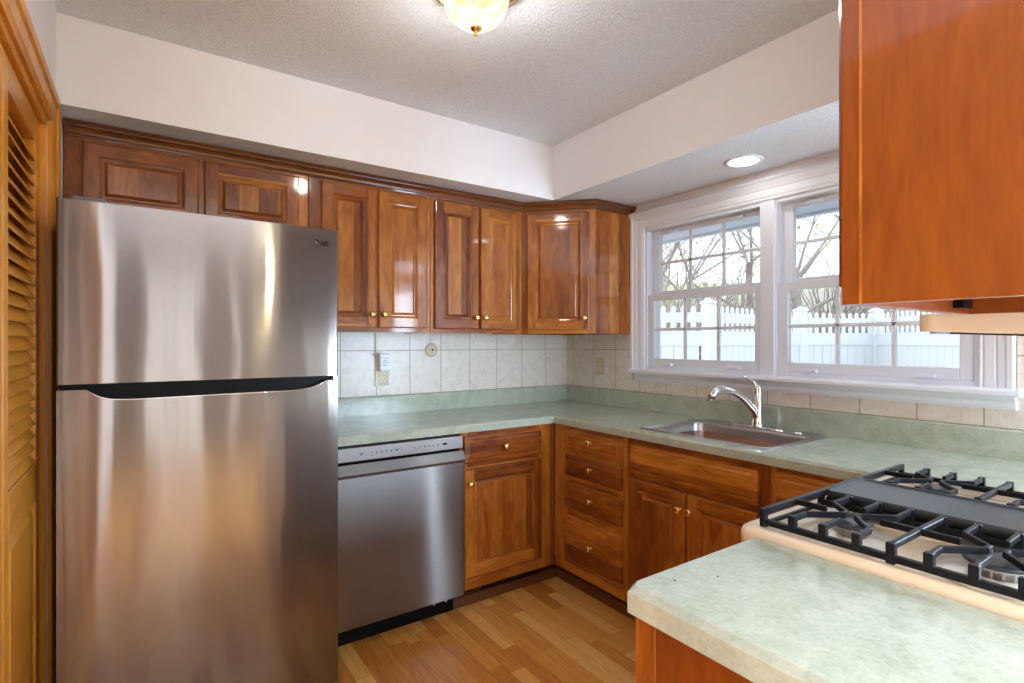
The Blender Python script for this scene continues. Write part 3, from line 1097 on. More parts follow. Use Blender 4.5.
wall_carcass(c, 0.0, 0.834, 0.325, 1.362, ZT, lip=0.003)
door(c, 0.02, 0.410, 1.385, DZ1, -0.325, (0.38, 1.45))
door(c, 0.424, 0.814, 1.385, DZ1, -0.325, (0.45, 1.45))
m = MB()
m.sweep([(-0.36, -2.551), (-1.738, -2.551), (-1.738, -2.9)][::-1], [(o if o else 0, h) for o, h in crown][::-1], lambda a, b, h: (a, b, h))
mm = m
tag(mm.build('crown_molding', CROWN), 'dark cherry crown molding on the cabinets over the range', 'molding')

# range hood
h_ = thing('range_hood', 'slim cream range hood under the nearest wall cabinets', 'range hood', (-1.0, -2.6, 1.33))
m = MB()
pts = []
x0, x1, y0, y1, r_ = -1.334, -0.57, -2.872, -2.492, 0.022
for cx_, cy_, a0 in ((x1 - r_, y1 - r_, 0), (x0 + r_, y1 - r_, 90)):
    for k in range(7):
        a = R(a0 + k * 15)
        pts.append((cx_ + r_ * math.cos(a), cy_ + r_ * math.sin(a)))
pts += [(x0, y0), (x1, y0)]
zb_ = lambda y: 1.3315 + (y - y1) * 0.05
m.grid_skin([[(x, y, zb_(y)) for x, y in pts], [(x, y, 1.3605) for x, y in pts]], smooth=False)
m.build('shell', CREAM, h_, True, bevel=0.003)
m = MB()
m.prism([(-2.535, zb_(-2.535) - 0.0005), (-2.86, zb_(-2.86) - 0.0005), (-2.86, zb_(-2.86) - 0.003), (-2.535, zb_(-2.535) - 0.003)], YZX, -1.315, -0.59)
m.build('underside_shade', BLACKM, h_, True)  # black sheet standing in for the shade under the hood
BTN = simple('bluish_plastic', s2l(150, 165, 190), 0.3)
for k in range(3):
    m = MB()
    m.lathe([(0, 0), (0.009, 0), (0.011, 0.002), (0.011, 0.0045), (0, 0.0045)], (-1.312 + k * 0.045, -2.517, 1.3265), seg=14)
    m.build('push_button', BTN, h_, True)

# ================================================================== COUNTERTOPS
SX0, SX1, SY0, SY1 = -0.556, -0.062, -1.158, -1.782      # sink rim
cx0, cx1, cy0, cy1 = SX0 + 0.018, SX1 - 0.018, SY1 + 0.018, SY0 - 0.018
CT, CB, CE = 0.914, 0.876, -0.6185
YE = -2.90


def slab(m, x0, x1, y0, y1):
    m.box(x0, x1, y0, y1, CB, CT)


ct = thing('countertop', 'long L-shaped sage green laminate countertop under the window', 'countertop', (-0.3, -0.3, CB))
m = MB()
# front edge moulding as a mitred sweep plus flat field pieces
edge = [(0, CB), (0, CT), (-0.0, CT)]
prof = [(-0.05, CB), (-0.0, CB), (0.0, CT - 0.008), (-0.008, CT), (-0.05, CT)]
m.sweep([(-1.835, CE), (CE, CE), (CE, YE)], [(o, h) for o, h in prof], XY)
m2 = m
slab(m2, -1.835, CE + 0.05, CE + 0.05, -0.002)
slab(m2, CE + 0.05, -0.002, cy1, -0.002)
slab(m2, CE + 0.05, cx0, cy0, cy1)
slab(m2, cx1, -0.002, cy0, cy1)
slab(m2, CE + 0.05, -0.002, YE, cy0)
m2.build('top', COUNTER, ct, True)
m = MB()
bp_ = [(0, CT), (0.018, CT), (0.018, 1.010), (0.012, 1.016), (0, 1.016)]
m.sweep([(-1.835, -0.009), (-0.009, -0.009), (-0.009, YE)], bp_, XY)
m.build('backsplash', COUNTER, ct, True)

pc_ = thing('countertop', 'near sage green laminate counter slab beside the range', 'countertop', (-1.6, -2.5, CB))
m = MB()
ch = 0.012
out = [(-1.792, -2.90), (-1.792, -2.249), (-1.766, -2.236), (-1.412, -2.236), (-1.412, -2.90)]
ins = [(-1.792 + ch, -2.90), (-1.792 + ch, -2.254), (-1.763, -2.236 - 0.008), (-1.412, -2.236 - 0.008), (-1.412, -2.90)]
A = [m.bm.verts.new((x, y, CB - 0.004)) for x, y in out]
B = [m.bm.verts.new((x, y, CT - 0.009)) for x, y in out]
Cc = [m.bm.verts.new((x, y, CT)) for x, y in ins]
m.bm.faces.new(A)
m.bm.faces.new(Cc)
for P_, Q_ in ((A, B), (B, Cc)):
    for i in range(5):
        j = (i + 1) % 5
        m.bm.faces.new((P_[i], P_[j], Q_[j], Q_[i]))
m.build('top', COUNTER, pc_, True)
# small specks on the near slab
for x, y in ((-1.639, -2.311), (-1.711, -2.279)):
    m = MB()
    m.lathe([(0, 0), (0.0018, 0), (0.0016, 0.0006), (0, 0.0007)], (x, y, CT), seg=8)
    m.build('burn_speck', DKGREY, pc_, True)

# ================================================================== SINK + FAUCET
s = thing('sink', 'stainless steel drop-in kitchen sink under the window', 'sink', (-0.31, -1.47, CT))


def rrect(x0, x1, y0, y1, r, n=6):
    p = []
    for cx_, cy_, a0 in ((x1 - r, y1 - r, 0), (x0 + r, y1 - r, 90), (x0 + r, y0 + r, 180), (x1 - r, y0 + r, 270)):
        for k in range(n + 1):
            a = R(a0 + 90 * k / n)
            p.append((cx_ + r * math.cos(a), cy_ + r * math.sin(a)))
    return p


m = MB()
zr = CT
bx0, bx1, by0, by1 = SX0 + 0.030, SX1 - 0.095, SY1 + 0.030, SY0 - 0.030
rings = []
for (a0, a1, b0, b1, r, z) in ((SX0, SX1, SY1, SY0, 0.016, zr + 0.0005), (SX0 + 0.002, SX1 - 0.002, SY1 + 0.002, SY0 - 0.002, 0.016, zr + 0.004), (SX0 + 0.010, SX1 - 0.010, SY1 + 0.010, SY0 - 0.010, 0.016, zr + 0.006),
                               (SX0 + 0.014, SX1 - 0.014, SY1 + 0.014, SY0 - 0.014, 0.016, zr + 0.003),
                               (bx0 - 0.004, bx1 + 0.004, by0 - 0.004, by1 + 0.004, 0.045, zr + 0.003), (bx0, bx1, by0, by1, 0.045, zr - 0.001), (bx0 + 0.004, bx1 - 0.004, by0 + 0.004, by1 - 0.004, 0.045, zr - 0.012),
                               (bx0 + 0.012, bx1 - 0.012, by0 + 0.012, by1 - 0.012, 0.05, zr - 0.150), (bx0 + 0.035, bx1 - 0.035, by0 + 0.035, by1 - 0.035, 0.05, zr - 0.172), (bx0 + 0.15, bx1 - 0.15, by0 + 0.18, by1 - 0.18, 0.03, zr - 0.176)):
    rings.append([(x, y, z) for x, y in rrect(a0, a1, b0, b1, r)])
m.grid_skin(rings, True, False)
m.bm.faces.new([v for v in m.bm.verts[-28:]]) if False else None
m.bm.verts.ensure_lookup_table()
m.bm.faces.new(m.bm.verts[len(m.bm.verts) - len(rings[0]):])
m.build('basin', SINKM, s, True, recalc=True)
MB().lathe([(0, 0.0), (0.045, 0.0), (0.045, 0.003), (0.034, 0.002), (0.030, -0.001), (0, -0.001)], ((bx0 + bx1) / 2, (by0 + by1) / 2, zr - 0.1755), seg=28).build('drain', CHROME, s, True)
MB().lathe([(0, 0.0), (0.020, 0.0), (0.021, 0.004), (0.012, 0.008), (0, 0.008)], (-0.108, -1.66, zr + 0.003), seg=20).build('hole_cover', CHROME, s, True)

fx, fy, fz = -0.108, -1.475, CT + 0.003
fa = thing('faucet', 'chrome single-lever pull-out kitchen faucet at the back of the sink', 'faucet', (fx, fy, fz))
m = MB()
base = [(x, y) for x, y in rrect(fx - 0.028, fx + 0.028, fy - 0.125, fy + 0.125, 0.027)]
m.grid_skin([[(x, y, fz) for x, y in base], [(x, y, fz + 0.005) for x, y in base],
             [(fx + (x - fx) * 0.86, fy + (y - fy) * 0.96, fz + 0.010) for x, y in base]])
m.build('deck_plate', CHROME, fa, True)
m = MB()
m.lathe([(0, 0.006), (0.027, 0.006), (0.029, 0.012), (0.025, 0.020), (0.0235, 0.05), (0.0225, 0.10), (0.022, 0.150), (0.0225, 0.152), (0.0225, 0.158), (0.021, 0.162), (0.021, 0.182), (0.018, 0.194), (0.010, 0.200), (0, 0.201)], (fx, fy, fz), seg=28)
m.build('body', CHROME, fa, True)
m = MB()
T = Vector((-0.372, -1.418, 0))
B0 = Vector((fx, fy, 0))
dr = (T - B0)
path, rad = [], []
for u, z, r in ((0.0, 0.035, 0.019), (0.03, 0.055, 0.019), (0.10, 0.085, 0.018), (0.22, 0.115, 0.0165), (0.38, 0.150, 0.0150), (0.55, 0.172, 0.0145), (0.70, 0.182, 0.0150), (0.80, 0.184, 0.0175), (0.88, 0.181, 0.0195), (0.95, 0.172, 0.0205), (1.0, 0.160, 0.0195), (1.03, 0.148, 0.017)):
    q = B0 + dr * u
    path.append((q.x, q.y, fz + z))
    rad.append(r)
m.tube(path, rad, 18)
m.build('spout', CHROME, fa, True)
m = MB()
m.lathe([(0, -0.004), (0.014, -0.004), (0.0155, 0.0), (0.0155, 0.006), (0, 0.006)], (path[-1][0] - 0.004, path[-1][1], fz + 0.140), seg=18)
m.build('spray_face', GREY, fa, True)
m = MB()
m.tube([(fx, fy, fz + 0.188), (fx - 0.016, fy + 0.006, fz + 0.206), (fx - 0.040, fy + 0.012, fz + 0.226), (fx - 0.068, fy + 0.018, fz + 0.238), (fx - 0.085, fy + 0.021, fz + 0.240)], [0.014, 0.010, 0.0075, 0.006, 0.0045], 14)
m.build('lever', CHROME, fa, True)

# ================================================================== REFRIGERATOR
fr = thing('refrigerator', 'tall stainless steel top-freezer refrigerator beside the closet door', 'refrigerator', (-2.2535, -0.5, 0))
FX0, FX1, FY = -2.646, -1.861, -0.900
MB().box(FX0 + 0.006, FX1 - 0.006, -0.815, -0.10, 0.03, 1.708).build('cabinet_body', simple('dark_grey_side', (0.055, 0.055, 0.058), 0.45), fr, True, bevel=0.006)


def vrounded(m, x0, x1, yf, yb, z0, z1, r=0.012):
    """slab with rounded vertical front edges"""
    pts = [(x0, yb), (x0, yf + r)]
    for k in range(1, 7):
        a = R(180 + 15 * k)
        pts.append((x0 + r + r * math.cos(a), yf + r + r * math.sin(a)))
    for k in range(0, 6):
        a = R(270 + 15 * k)
        pts.append((x1 - r + r * math.cos(a), yf + r + r * math.sin(a)))
    pts += [(x1, yf + r), (x1, yb)]
    m.prism(pts, XY, z0, z1)


m = MB()
vrounded(m, FX0, FX1, FY, -0.822, 1.192, 1.720, 0.006)
fd = m.build('freezer_door', STEEL, fr, True)
# fridge door: front outline dips along the top for the hand pocket
m = MB()
t_top = 1.176
pk = [(FX0, 0.075), (FX1, 0.075), (FX1, t_top), (-1.905, t_top), (-1.925, 1.163), (-1.950, 1.154), (-1.985, 1.148), (-2.03, 1.1455), (-2.47, 1.1425), (-2.515, 1.1445), (-2.540, 1.150), (-2.560, 1.160), (-2.578, t_top), (FX0, t_top)]
m.prism(pk, lambda a, b, d: (a, d, b), FY, FY + 0.022)
vrounded(m, FX0, FX1, FY + 0.0215, -0.822, 0.075, 1.142, 0.001)
rd = m.build('refrigerator_door', STEEL, fr, True, bevel=0.004)
m = MB()
m.box(FX0 + 0.004, FX1 - 0.004, FY + 0.030, -0.826, 1.142, 1.192)
m.box(FX0 + 0.002, FX1 - 0.002, FY + 0.022, -0.86, 1.178, 1.1915)
m.build('handle_pocket', BLACK, fr, True)
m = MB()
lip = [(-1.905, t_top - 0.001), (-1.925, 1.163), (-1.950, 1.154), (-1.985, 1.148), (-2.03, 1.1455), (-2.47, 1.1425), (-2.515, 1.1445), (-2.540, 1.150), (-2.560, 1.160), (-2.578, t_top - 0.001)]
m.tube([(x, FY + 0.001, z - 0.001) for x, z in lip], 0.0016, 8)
m.build('pocket_highlight', CHROME, rd, True)  # chrome line added as the highlight along the pocket edge
MB().box(FX0 + 0.03, FX0 + 0.11, -0.86, -0.78, 1.720, 1.740).build('hinge_cover', GREY, fr, True, bevel=0.005)
MB().box(FX1 - 0.016, FX1 - 0.001, FY + 0.004, -0.83, 1.1775, 1.1905).build('middle_hinge', STEELF, fr, True, bevel=0.001)
MB().box(FX0 + 0.02, FX1 - 0.02, -0.85, -0.80, 0.012, 0.072).build('base_grille', BLACKM, fr, True)
for x in (FX0 + 0.06, FX1 - 0.06):
    for y in (-0.78, -0.16):
        m = MB()
        m.lathe([(0, 0), (0.02, 0), (0.02, 0.03), (0, 0.03)], (x, y, 0.0), seg=12)
        m.build('leveling_foot', BLACKM, fr, True)


def text_mesh(name, s, size, mat, parent, loc, rot, depth=0.0006, bold=0.0):
    cu = bpy.data.curves.new(name, 'FONT')
    cu.body = s
    cu.size = size
    cu.extrude = depth
    cu.offset = bold
    tmp = bpy.data.objects.new('tmp', cu)
    COL.objects.link(tmp)
    dg = bpy.context.evaluated_depsgraph_get()
    me = bpy.data.meshes.new_from_object(tmp.evaluated_get(dg))
    bpy.data.objects.remove(tmp)
    me.name = name
    me.materials.clear()
    me.materials.append(mat)
    o = bpy.data.objects.new(name, me)
    COL.objects.link(o)
    o.parent = parent
    o.location = loc
    o.rotation_euler = rot
    return o


lx, lz = -2.2535, 0
text_mesh('brand_lettering', 'LG', 0.021, DKGREY, fd, (-1.9205 - lx, FY - 0.0006 + 0.5, 1.6605), (R(90), 0, 0), bold=0.0006)
m = MB()
c0 = (-1.9370, FY - 0.0004, 1.6680)
m.lathe([(0, 0.0), (0.0098, 0.0), (0.0098, 0.0008), (0, 0.0008)], c0, axis='-y', seg=28)
m.build('brand_roundel', DKGREY, fd, True)
m = MB()
arc = [(c0[0] + 0.0066 * math.cos(R(a)), c0[1] - 0.0010, c0[2] + 0.0066 * math.sin(R(a))) for a in range(90, 361, 15)]
m.tube(arc, 0.0006, 6)
m.tube([(c0[0] + 0.0066, c0[1] - 0.001, c0[2]), (c0[0] + 0.0018, c0[1] - 0.001, c0[2])], 0.0006, 6)
m.tube([(c0[0], c0[1] - 0.001, c0[2] + 0.0035), (c0[0], c0[1] - 0.001, c0[2] - 0.0035), (c0[0] + 0.0018, c0[1] - 0.001, c0[2] - 0.0035)], 0.0006, 6)
m.lathe([(0, 0.0), (0.0011, 0.0), (0.0011, 0.0006), (0, 0.0006)], (c0[0] - 0.0032, c0[1] - 0.0008, c0[2] + 0.003), axis='-y', seg=10)
m.build('roundel_lines', STEELF, fd, True)

# ================================================================== DISHWASHER
dw = thing('dishwasher', 'stainless steel dishwasher under the counter beside the refrigerator', 'dishwasher', (-1.492, -0.3, 0))
DX0, DX1 = -1.796, -1.1925
MB().box(DX0 + 0.005, DX1 - 0.004, -0.58, -0.03, 0.10, 0.862).build('tub', GREY, dw, True)
cp = MB().box(DX0, DX1, -0.634, -0.58, 0.8095, 0.8665).build('control_panel', simple('panel_steel', (0.36, 0.35, 0.345), 0.38, metal=0.75), dw, True, bevel=0.002)
m = MB()
prof = [(-0.585, 0.108), (-0.638, 0.108), (-0.642, 0.112), (-0.642, 0.742), (-0.648, 0.748), (-0.662, 0.756), (-0.664, 0.760), (-0.6400, 0.7985), (-0.6365, 0.7985), (-0.6365, 0.785), (-0.615, 0.772), (-0.60, 0.772), (-0.585, 0.79)]
m.prism(prof, YZX, DX0, DX1)
m.build('door', STEEL2, dw, True)
MB().box(DX0 + 0.004, DX1 - 0.006, -0.612, -0.586, 0.770, 0.8095).build('pocket_handle', BLACK, dw, True)
MB().box(DX0 + 0.004, DX1 - 0.002, -0.60, -0.58, 0.868, 0.8755).build('top_gasket', BLACKM, dw, True)
m = MB()
m.box(DX0 + 0.005, DX1 - 0.004, -0.545, -0.53, 0.0, 0.106)
tp = m.build('toe_panel', BLACKM, dw, True)
for x in (-1.30, -1.235):
    m = MB()
    m.lathe([(0, 0), (0.005, 0), (0.004, 0.002), (0, 0.002)], (x, -0.545, 0.055), axis='-y', seg=12)
    m.build('toe_screw', CHROME, tp, True)
marks = [(0.105, 0.016, 0), (0.155, 0.004, 1), (0.175, 0.010, 0), (0.197, 0.010, 0), (0.218, 0.010, 0), (0.240, 0.012, 0), (0.264, 0.016, 0), (0.292, 0.003, 1), (0.352, 0.003, 1), (0.380, 0.008, 0), (0.402, 0.010, 0), (0.424, 0.008, 0), (0.446, 0.006, 0), (0.468, 0.008, 0)]
for x, w_, k in marks:
    m = MB()
    m.box(DX0 + x, DX0 + x + w_, -0.6346, -0.634, 0.8375, 0.8405)
    if not k:
        m.box(DX0 + x + 0.002, DX0 + x + w_ * 0.7, -0.6346, -0.634, 0.8325, 0.8345)
    else:
        m.box(DX0 + x, DX0 + x + w_, -0.6346, -0.634, 0.826, 0.830)
    m.build('printed_mark', DKGREY, cp, True)
MB().box(DX0 + 0.497, DX0 + 0.520, -0.6346, -0.634, 0.834, 0.843).build('display', BLACK, cp, True)

# ================================================================== RANGE
rg = thing('gas_range', 'cream gas range with black cast iron grates set in the counter', 'range', (-1.02, -2.5, 0))
GX0, GX1, GY0, GY1 = -1.408, -0.622, -2.20, -2.86
MB().box(GX0 + 0.008, GX1 - 0.008, GY1, GY0 - 0.03, 0.02, 0.880).build('body', CREAM, rg, True, bevel=0.004)
m = MB()
top = rrect(GX0, GX1, GY1, GY0, 0.020)
def sc_(pts, d):
    cxm, cym = (GX0 + GX1) / 2, (GY0 + GY1) / 2
    return [(x + (d if x < cxm else -d), y + (d if y < cym else -d)) for x, y in pts]
rings = [[(x, y, 0.880) for x, y in sc_(top, 0.006)], [(x, y, 0.884) for x, y in sc_(top, 0.000)], [(x, y, 0.916) for x, y in top], [(x, y, 0.925) for x, y in sc_(top, 0.003)],
         [(x, y, 0.930) for x, y in sc_(top, 0.010)], [(x, y, 0.930) for x, y in sc_(top, 0.022)], [(x, y, 0.926) for x, y in sc_(top, 0.028)], [(x, y, 0.915) for x, y in sc_(top, 0.034)]]
m.grid_skin(rings)
m.build('cooktop', CREAM, rg, True)
ov = MB().box(GX0 + 0.012, GX1 - 0.012, GY0 - 0.030, GY0 - 0.004, 0.22, 0.76).build('oven_door', CREAM, rg, True, bevel=0.006)
MB().box(GX0 + 0.13, GX1 - 0.13, GY0 - 0.004, GY0 - 0.002, 0.34, 0.62).build('oven_window', BLACK, ov, True)
MB().tube([(GX0 + 0.08, GY0 + 0.03, 0.715), (GX1 - 0.08, GY0 + 0.03, 0.715)], 0.012).build('oven_handle', CREAM, ov, True)
MB().box(GX0 + 0.012, GX1 - 0.012, GY0 - 0.030, GY0 - 0.010, 0.775, 0.876).build('control_panel', CREAM, rg, True, bevel=0.004)
MB().box(GX0 + 0.012, GX1 - 0.012, GY0 - 0.030, GY0 - 0.006, 0.04, 0.205).build('storage_drawer', CREAM, rg, True, bevel=0.004)
for k in range(5):
    x = GX0 + 0.11 + k * (GX1 - GX0 - 0.22) / 4
    m = MB()
    m.lathe([(0, 0), (0.021, 0), (0.019, 0.018), (0, 0.018)], (0, 0, 0), axis='-y', seg=18)
    o = m.build('control_knob', CREAM, rg)
    o.rotation_euler = (0, 0, R(180))
    o.location = (x + 1.02, GY0 - 0.011 + 2.5, 0.826)

ZT_ = 0.967


def bar(m, pts, w=0.0085, h=0.012, zt=ZT_):
    """rectangular bar following 2D points, mitred"""
    n_ = len(pts)
    m.sweep(pts, [(-w / 2, zt - h), (w / 2, zt - h), (w / 2 * 0.9, zt - 0.0015), (w / 2 * 0.6, zt), (-w / 2 * 0.6, zt), (-w / 2 * 0.9, zt - 0.0015)], XY)


def grate(name_xl, xr):
    xl = name_xl
    m = MB()
    y0, yc, y1 = -2.236, -2.472, -2.708
    w = 0.012
    # low outer rails
    for x in (xl, xr):
        m.box(x - 0.006, x + 0.006, y1, y0, 0.934, 0.946)
        m.box(x - 0.0065, x + 0.0065, y0 - 0.012, y0, 0.928, ZT_)
        m.box(x - 0.0065, x + 0.0065, y1, y1 + 0.012, 0.928, ZT_)
    for y in (y0 - 0.006, y1 + 0.006):
        m.box(xl, xr, y - 0.006, y + 0.006, ZT_ - 0.013, ZT_)
        m.box(xl, xr, y - 0.004, y + 0.004, 0.930, 0.938)
    bar(m, [(xl, yc), (xr, yc)], 0.011)
    for x in (xl, xr):
        m.box(x - 0.0065, x + 0.0065, yc - 0.007, yc + 0.007, 0.930, ZT_)
    cx_ = (xl + xr) / 2
    for sgn, yb in ((1, y0 - 0.124), (-1, y1 + 0.124)):
        # sgn=1: outer edge towards y0
        o = lambda d: yb + sgn * d
        for s in (1, -1):
            V = [(xl, o(0.058 * s)), (xl + 0.050, o(0.058 * s)), (cx_ - 0.030, o(0.040 * s)), (cx_ - 0.010, o(0.008 * s))]
            V2 = [(cx_ - 0.010, o(0.010 * s)), (cx_ + 0.006, o(0.010 * s)), (cx_ + 0.048, o(0.058 * s)), (xr, o(0.058 * s))]
            bar(m, V[:2] + [(cx_ - 0.012, o(0.012 * s)), (cx_ + 0.004, o(0.012 * s)), (cx_ + 0.050, o(0.058 * s)), (xr, o(0.058 * s))])
            for x in (xl, xr):
                m.box(x - 0.0065, x + 0.0065, o(0.058 * s) - 0.007, o(0.058 * s) + 0.007, 0.934, ZT_)
        bar(m, [(xl, o(0)), (cx_ - 0.055, o(0))])
        bar(m, [(cx_ + 0.050, o(0)), (xr, o(0))])
        for x in (xl, xr):
            m.box(x - 0.0065, x + 0.0065, o(0) - 0.007, o(0) + 0.007, 0.934, ZT_)
        bar(m, [(cx_, o(0.122)), (cx_, o(0.050))])
        bar(m, [(cx_, o(-0.116)), (cx_, o(-0.050))])
    return m


for a, b in ((-1.379, -1.136), (-0.914, -0.676)):
    grate(a, b).build('grate', IRON, rg, True, bevel=0.0012, segs=1)
# burner bowls, heads and caps
for x in (-1.256, -0.795):
    for y, r in ((-2.360, 0.036), (-2.584, 0.046)):
        m = MB()
        m.lathe([(0, 0.9155), (r * 2.0, 0.9155), (r * 1.95, 0.919), (r * 1.6, 0.9175), (r * 1.1, 0.921), (0, 0.921)], (x, y, 0), seg=28)
        bo = m.build('burner_bowl', ENAMEL, rg, True)
        m = MB()
        m.lathe([(0, 0.919), (r * 0.72, 0.919), (r * 0.74, 0.932), (r * 0.9, 0.936), (r * 0.9, 0.940), (0, 0.940)], (x, y, 0), seg=28)
        for k in range(16):
            a = R(k * 22.5)
            m.box(x + r * 0.82 * math.cos(a) - 0.0015, x + r * 0.82 * math.cos(a) + 0.0015, y + r * 0.82 * math.sin(a) - 0.0015, y + r * 0.82 * math.sin(a) + 0.0015, 0.925, 0.940)
        m.build('burner_head', ALU, rg, True)
        m = MB()
        m.lathe([(0, 0.940), (r, 0.940), (r * 1.04, 0.943), (r, 0.946), (r * 0.85, 0.9475), (0, 0.948)], (x, y, 0), seg=32)
        m.build('burner_cap', simple('burner_cap_enamel', (0.028, 0.033, 0.042), 0.35), rg, True)
# recessed pan lines in the cooktop
m = MB()
for x0, x1 in ((-1.375, -1.135), (-0.914, -0.676)):
    rr = rrect(x0 + 0.004, x1 - 0.004, -2.70, -2.245, 0.03)
    m.sweep(rr[::-1], [(-0.003, 0.9155), (-0.001, 0.9185), (0.003, 0.9185), (0.006, 0.9155)], XY, closed=True)
m.build('pan_rim', CREAM, rg, True)
# centre griddle
m = MB()
x0, x1, y0, y1 = -1.122, -0.928, -2.708, -2.244
rings = []
for ins_, z in ((0.000, 0.945), (0.0, 0.963), (0.002, 0.966), (0.006, 0.966), (0.009, 0.9635), (0.014, 0.9615)):
    rings.append([(x, y, z) for x, y in rrect(x0 + ins_, x1 - ins_, y0 + ins_, y1 - ins_, 0.012)])
m.grid_skin(rings)
m.build('griddle', GRID, rg, True)
m = MB()
for x in (x0 + 0.004, x1 - 0.004):
    m.box(x - 0.006, x + 0.006, y0, y1, 0.934, 0.944)
    for y in (y0 + 0.02, (y0 + y1) / 2, y1 - 0.01):
        m.box(x - 0.006, x + 0.006, y - 0.008, y + 0.008, 0.926, 0.950)
m.box(x0 - 0.012, x1 + 0.012, y1 - 0.004, y1 + 0.010, ZT_ - 0.013, ZT_)
m.build('griddle_frame', IRON, rg, True, bevel=0.001, segs=1)

# ================================================================== WALL FIXTURES
def receptacle(root, holes=True):
    """duplex receptacle in local coordinates, facing -y"""
    rrp = rrect(-0.035, 0.035, -0.057, 0.057, 0.004, 3)
    m = MB()
    m.prism(rrp, lambda a, b, d: (a, -d, b), 0, 0.005)
    pl = m.build('cover_plate', IVORY, root, bevel=0.0015)
    for z in (0.020, -0.020):
        m = MB()
        m.prism(rrect(-0.017, 0.017, z - 0.014, z + 0.014, 0.008, 4), lambda a, b, d: (a, -d, b), 0.005, 0.0068)
        oo = m.build('socket', IVORY2, root)
        m = MB()
        m.box(-0.009, -0.0065, -0.0071, -0.0066, z - 0.002, z + 0.007)
        m.box(0.0065, 0.009, -0.0071, -0.0066, z - 0.002, z + 0.007)
        m.lathe([(0, 0), (0.0022, 0), (0.0022, 0.0005), (0, 0.0005)], (0, -0.0067, z - 0.007), axis='-y', seg=10)
        m.build('slots', BLACKM, oo)


o = thing('outlet', 'ivory duplex outlet on the back wall tile above the dishwasher', 'outlet', (-1.352, -0.0085, 1.128))
receptacle(o)
o = thing('outlet', 'ivory duplex outlet on the tile between the corner and the window', 'outlet', (-0.0085, -0.338, 1.160), R(-90))
receptacle(o)
a = thing('plug_in_adapter', 'small white plug-in device pushed into the back wall outlet', 'adapter', (-1.352, -0.017, 1.155))
m = MB()
m.box(-0.031, 0.031, -0.036, 0, 0.0, 0.095)
m.build('case', DEVW, a, bevel=0.006)
m = MB()
for k in range(4):
    m.box(-0.018 + k * 0.003, 0.010 + (k % 2) * 0.008, -0.0366, -0.036, 0.030 + k * 0.013, 0.034 + k * 0.013)
m.build('printed_marks', BLUE, a)
m = MB()
m.tube([(-0.01, -0.02, 0.094), (-0.018, -0.022, 0.108), (-0.034, -0.016, 0.110), (-0.050, -0.006, 0.100), (-0.064, -0.003, 0.088)], 0.0022, 8)
m.tube([(-0.010, -0.02, 0.094), (-0.024, -0.02, 0.100), (-0.038, -0.010, 0.090), (-0.052, -0.006, 0.078)], 0.0018, 8)
m.build('lead', DEVW, a)
cv_ = MB().box(-1.396, -1.382, -0.016, -0.0082, 1.07, 1.363).build('cord_cover', IVORY2, None, bevel=0.002)
tag(cv_, 'thin beige cord cover strip running up the tile to the wall cabinet', 'cord cover')
r_ = thing('round_wall_plate', 'round beige wall plate with a centre hole on the tile backsplash', 'wall plate', (-1.054, -0.0085, 1.268))
MB().lathe([(0, 0), (0.040, 0), (0.040, 0.004), (0.037, 0.008), (0.014, 0.010), (0.012, 0.009), (0, 0.009)], axis='-y', seg=36).build('plate', IVORY, r_)
MB().lathe([(0, 0.009), (0.006, 0.009), (0.006, 0.0106), (0, 0.0106)], (0.004, 0, 0), axis='-y', seg=16).build('centre_hole', BLACKM, r_)
for x in (-0.024, 0.028):
    m = MB()
    m.lathe([(0, 0.0085), (0.003, 0.0085), (0.003, 0.0100), (0, 0.0100)], (x, 0, 0), axis='-y', seg=10)
    m.build('screw', BRASS, r_)
MB().tube([(-0.003, -0.004, 0.038), (-0.004, -0.006, 0.060), (-0.009, -0.004, 0.078), (-0.006, -0.004, 0.095)], 0.0013, 6).build('wire', IVORY2, r_)

# ================================================================== CEILING LIGHTS
L0 = (-1.596, -1.436)
cl = thing('ceiling_light', 'flush ceiling light with a cut-glass bowl and brass finial', 'ceiling light', (L0[0], L0[1], ZC))
m = MB()
m.lathe([(0, 0), (0.150, 0), (0.155, -0.012), (0.150, -0.026), (0.125, -0.034), (0.110, -0.034), (0, -0.030)], (0, 0, 0), seg=40)
m.build('canopy', BRASS, cl)
m = MB()
rg_ = []
N = 12
for r, z in ((0.100, -0.030), (0.1040, -0.050), (0.1030, -0.075), (0.094, -0.105), (0.076, -0.130), (0.050, -0.148), (0.022, -0.156), (0.006, -0.158)):
    off = 0.5 if len(rg_) % 2 else 0.0
    rg_.append([(r * math.cos(2 * math.pi * (k + off) / N), r * math.sin(2 * math.pi * (k + off) / N), z) for k in range(N)])
for A_, B_, k_ in zip(rg_, rg_[1:], range(9)):
    for i in range(N):
        j = (i + 1) % N
        if k_ % 2 == 0:
            m.face([A_[i], A_[j], B_[i]]); m.face([B_[i], A_[j], B_[j]])
        else:
            m.face([A_[i], A_[j], B_[j]]); m.face([A_[i], B_[j], B_[i]])
m.face(rg_[-1])
m.build('glass_bowl', BOWL, cl)
m = MB()
m.lathe([(0.118, -0.028), (0.122, -0.036), (0.119, -0.044), (0.110, -0.046), (0.106, -0.040), (0.106, -0.028)], (0, 0, 0), seg=40, cap=False)
for k in range(3):
    a_ = R(35 + 120 * k)
    x, y = 0.110 * math.cos(a_), 0.110 * math.sin(a_)
    m.tube([(x, y, -0.040), (x * 1.05, y * 1.05, -0.060), (x * 1.02, y * 1.02, -0.086), (x * 0.95, y * 0.95, -0.092)], [0.006, 0.005, 0.005, 0.003], 8)
m.build('brass_ring', BRASS, cl)
m = MB()
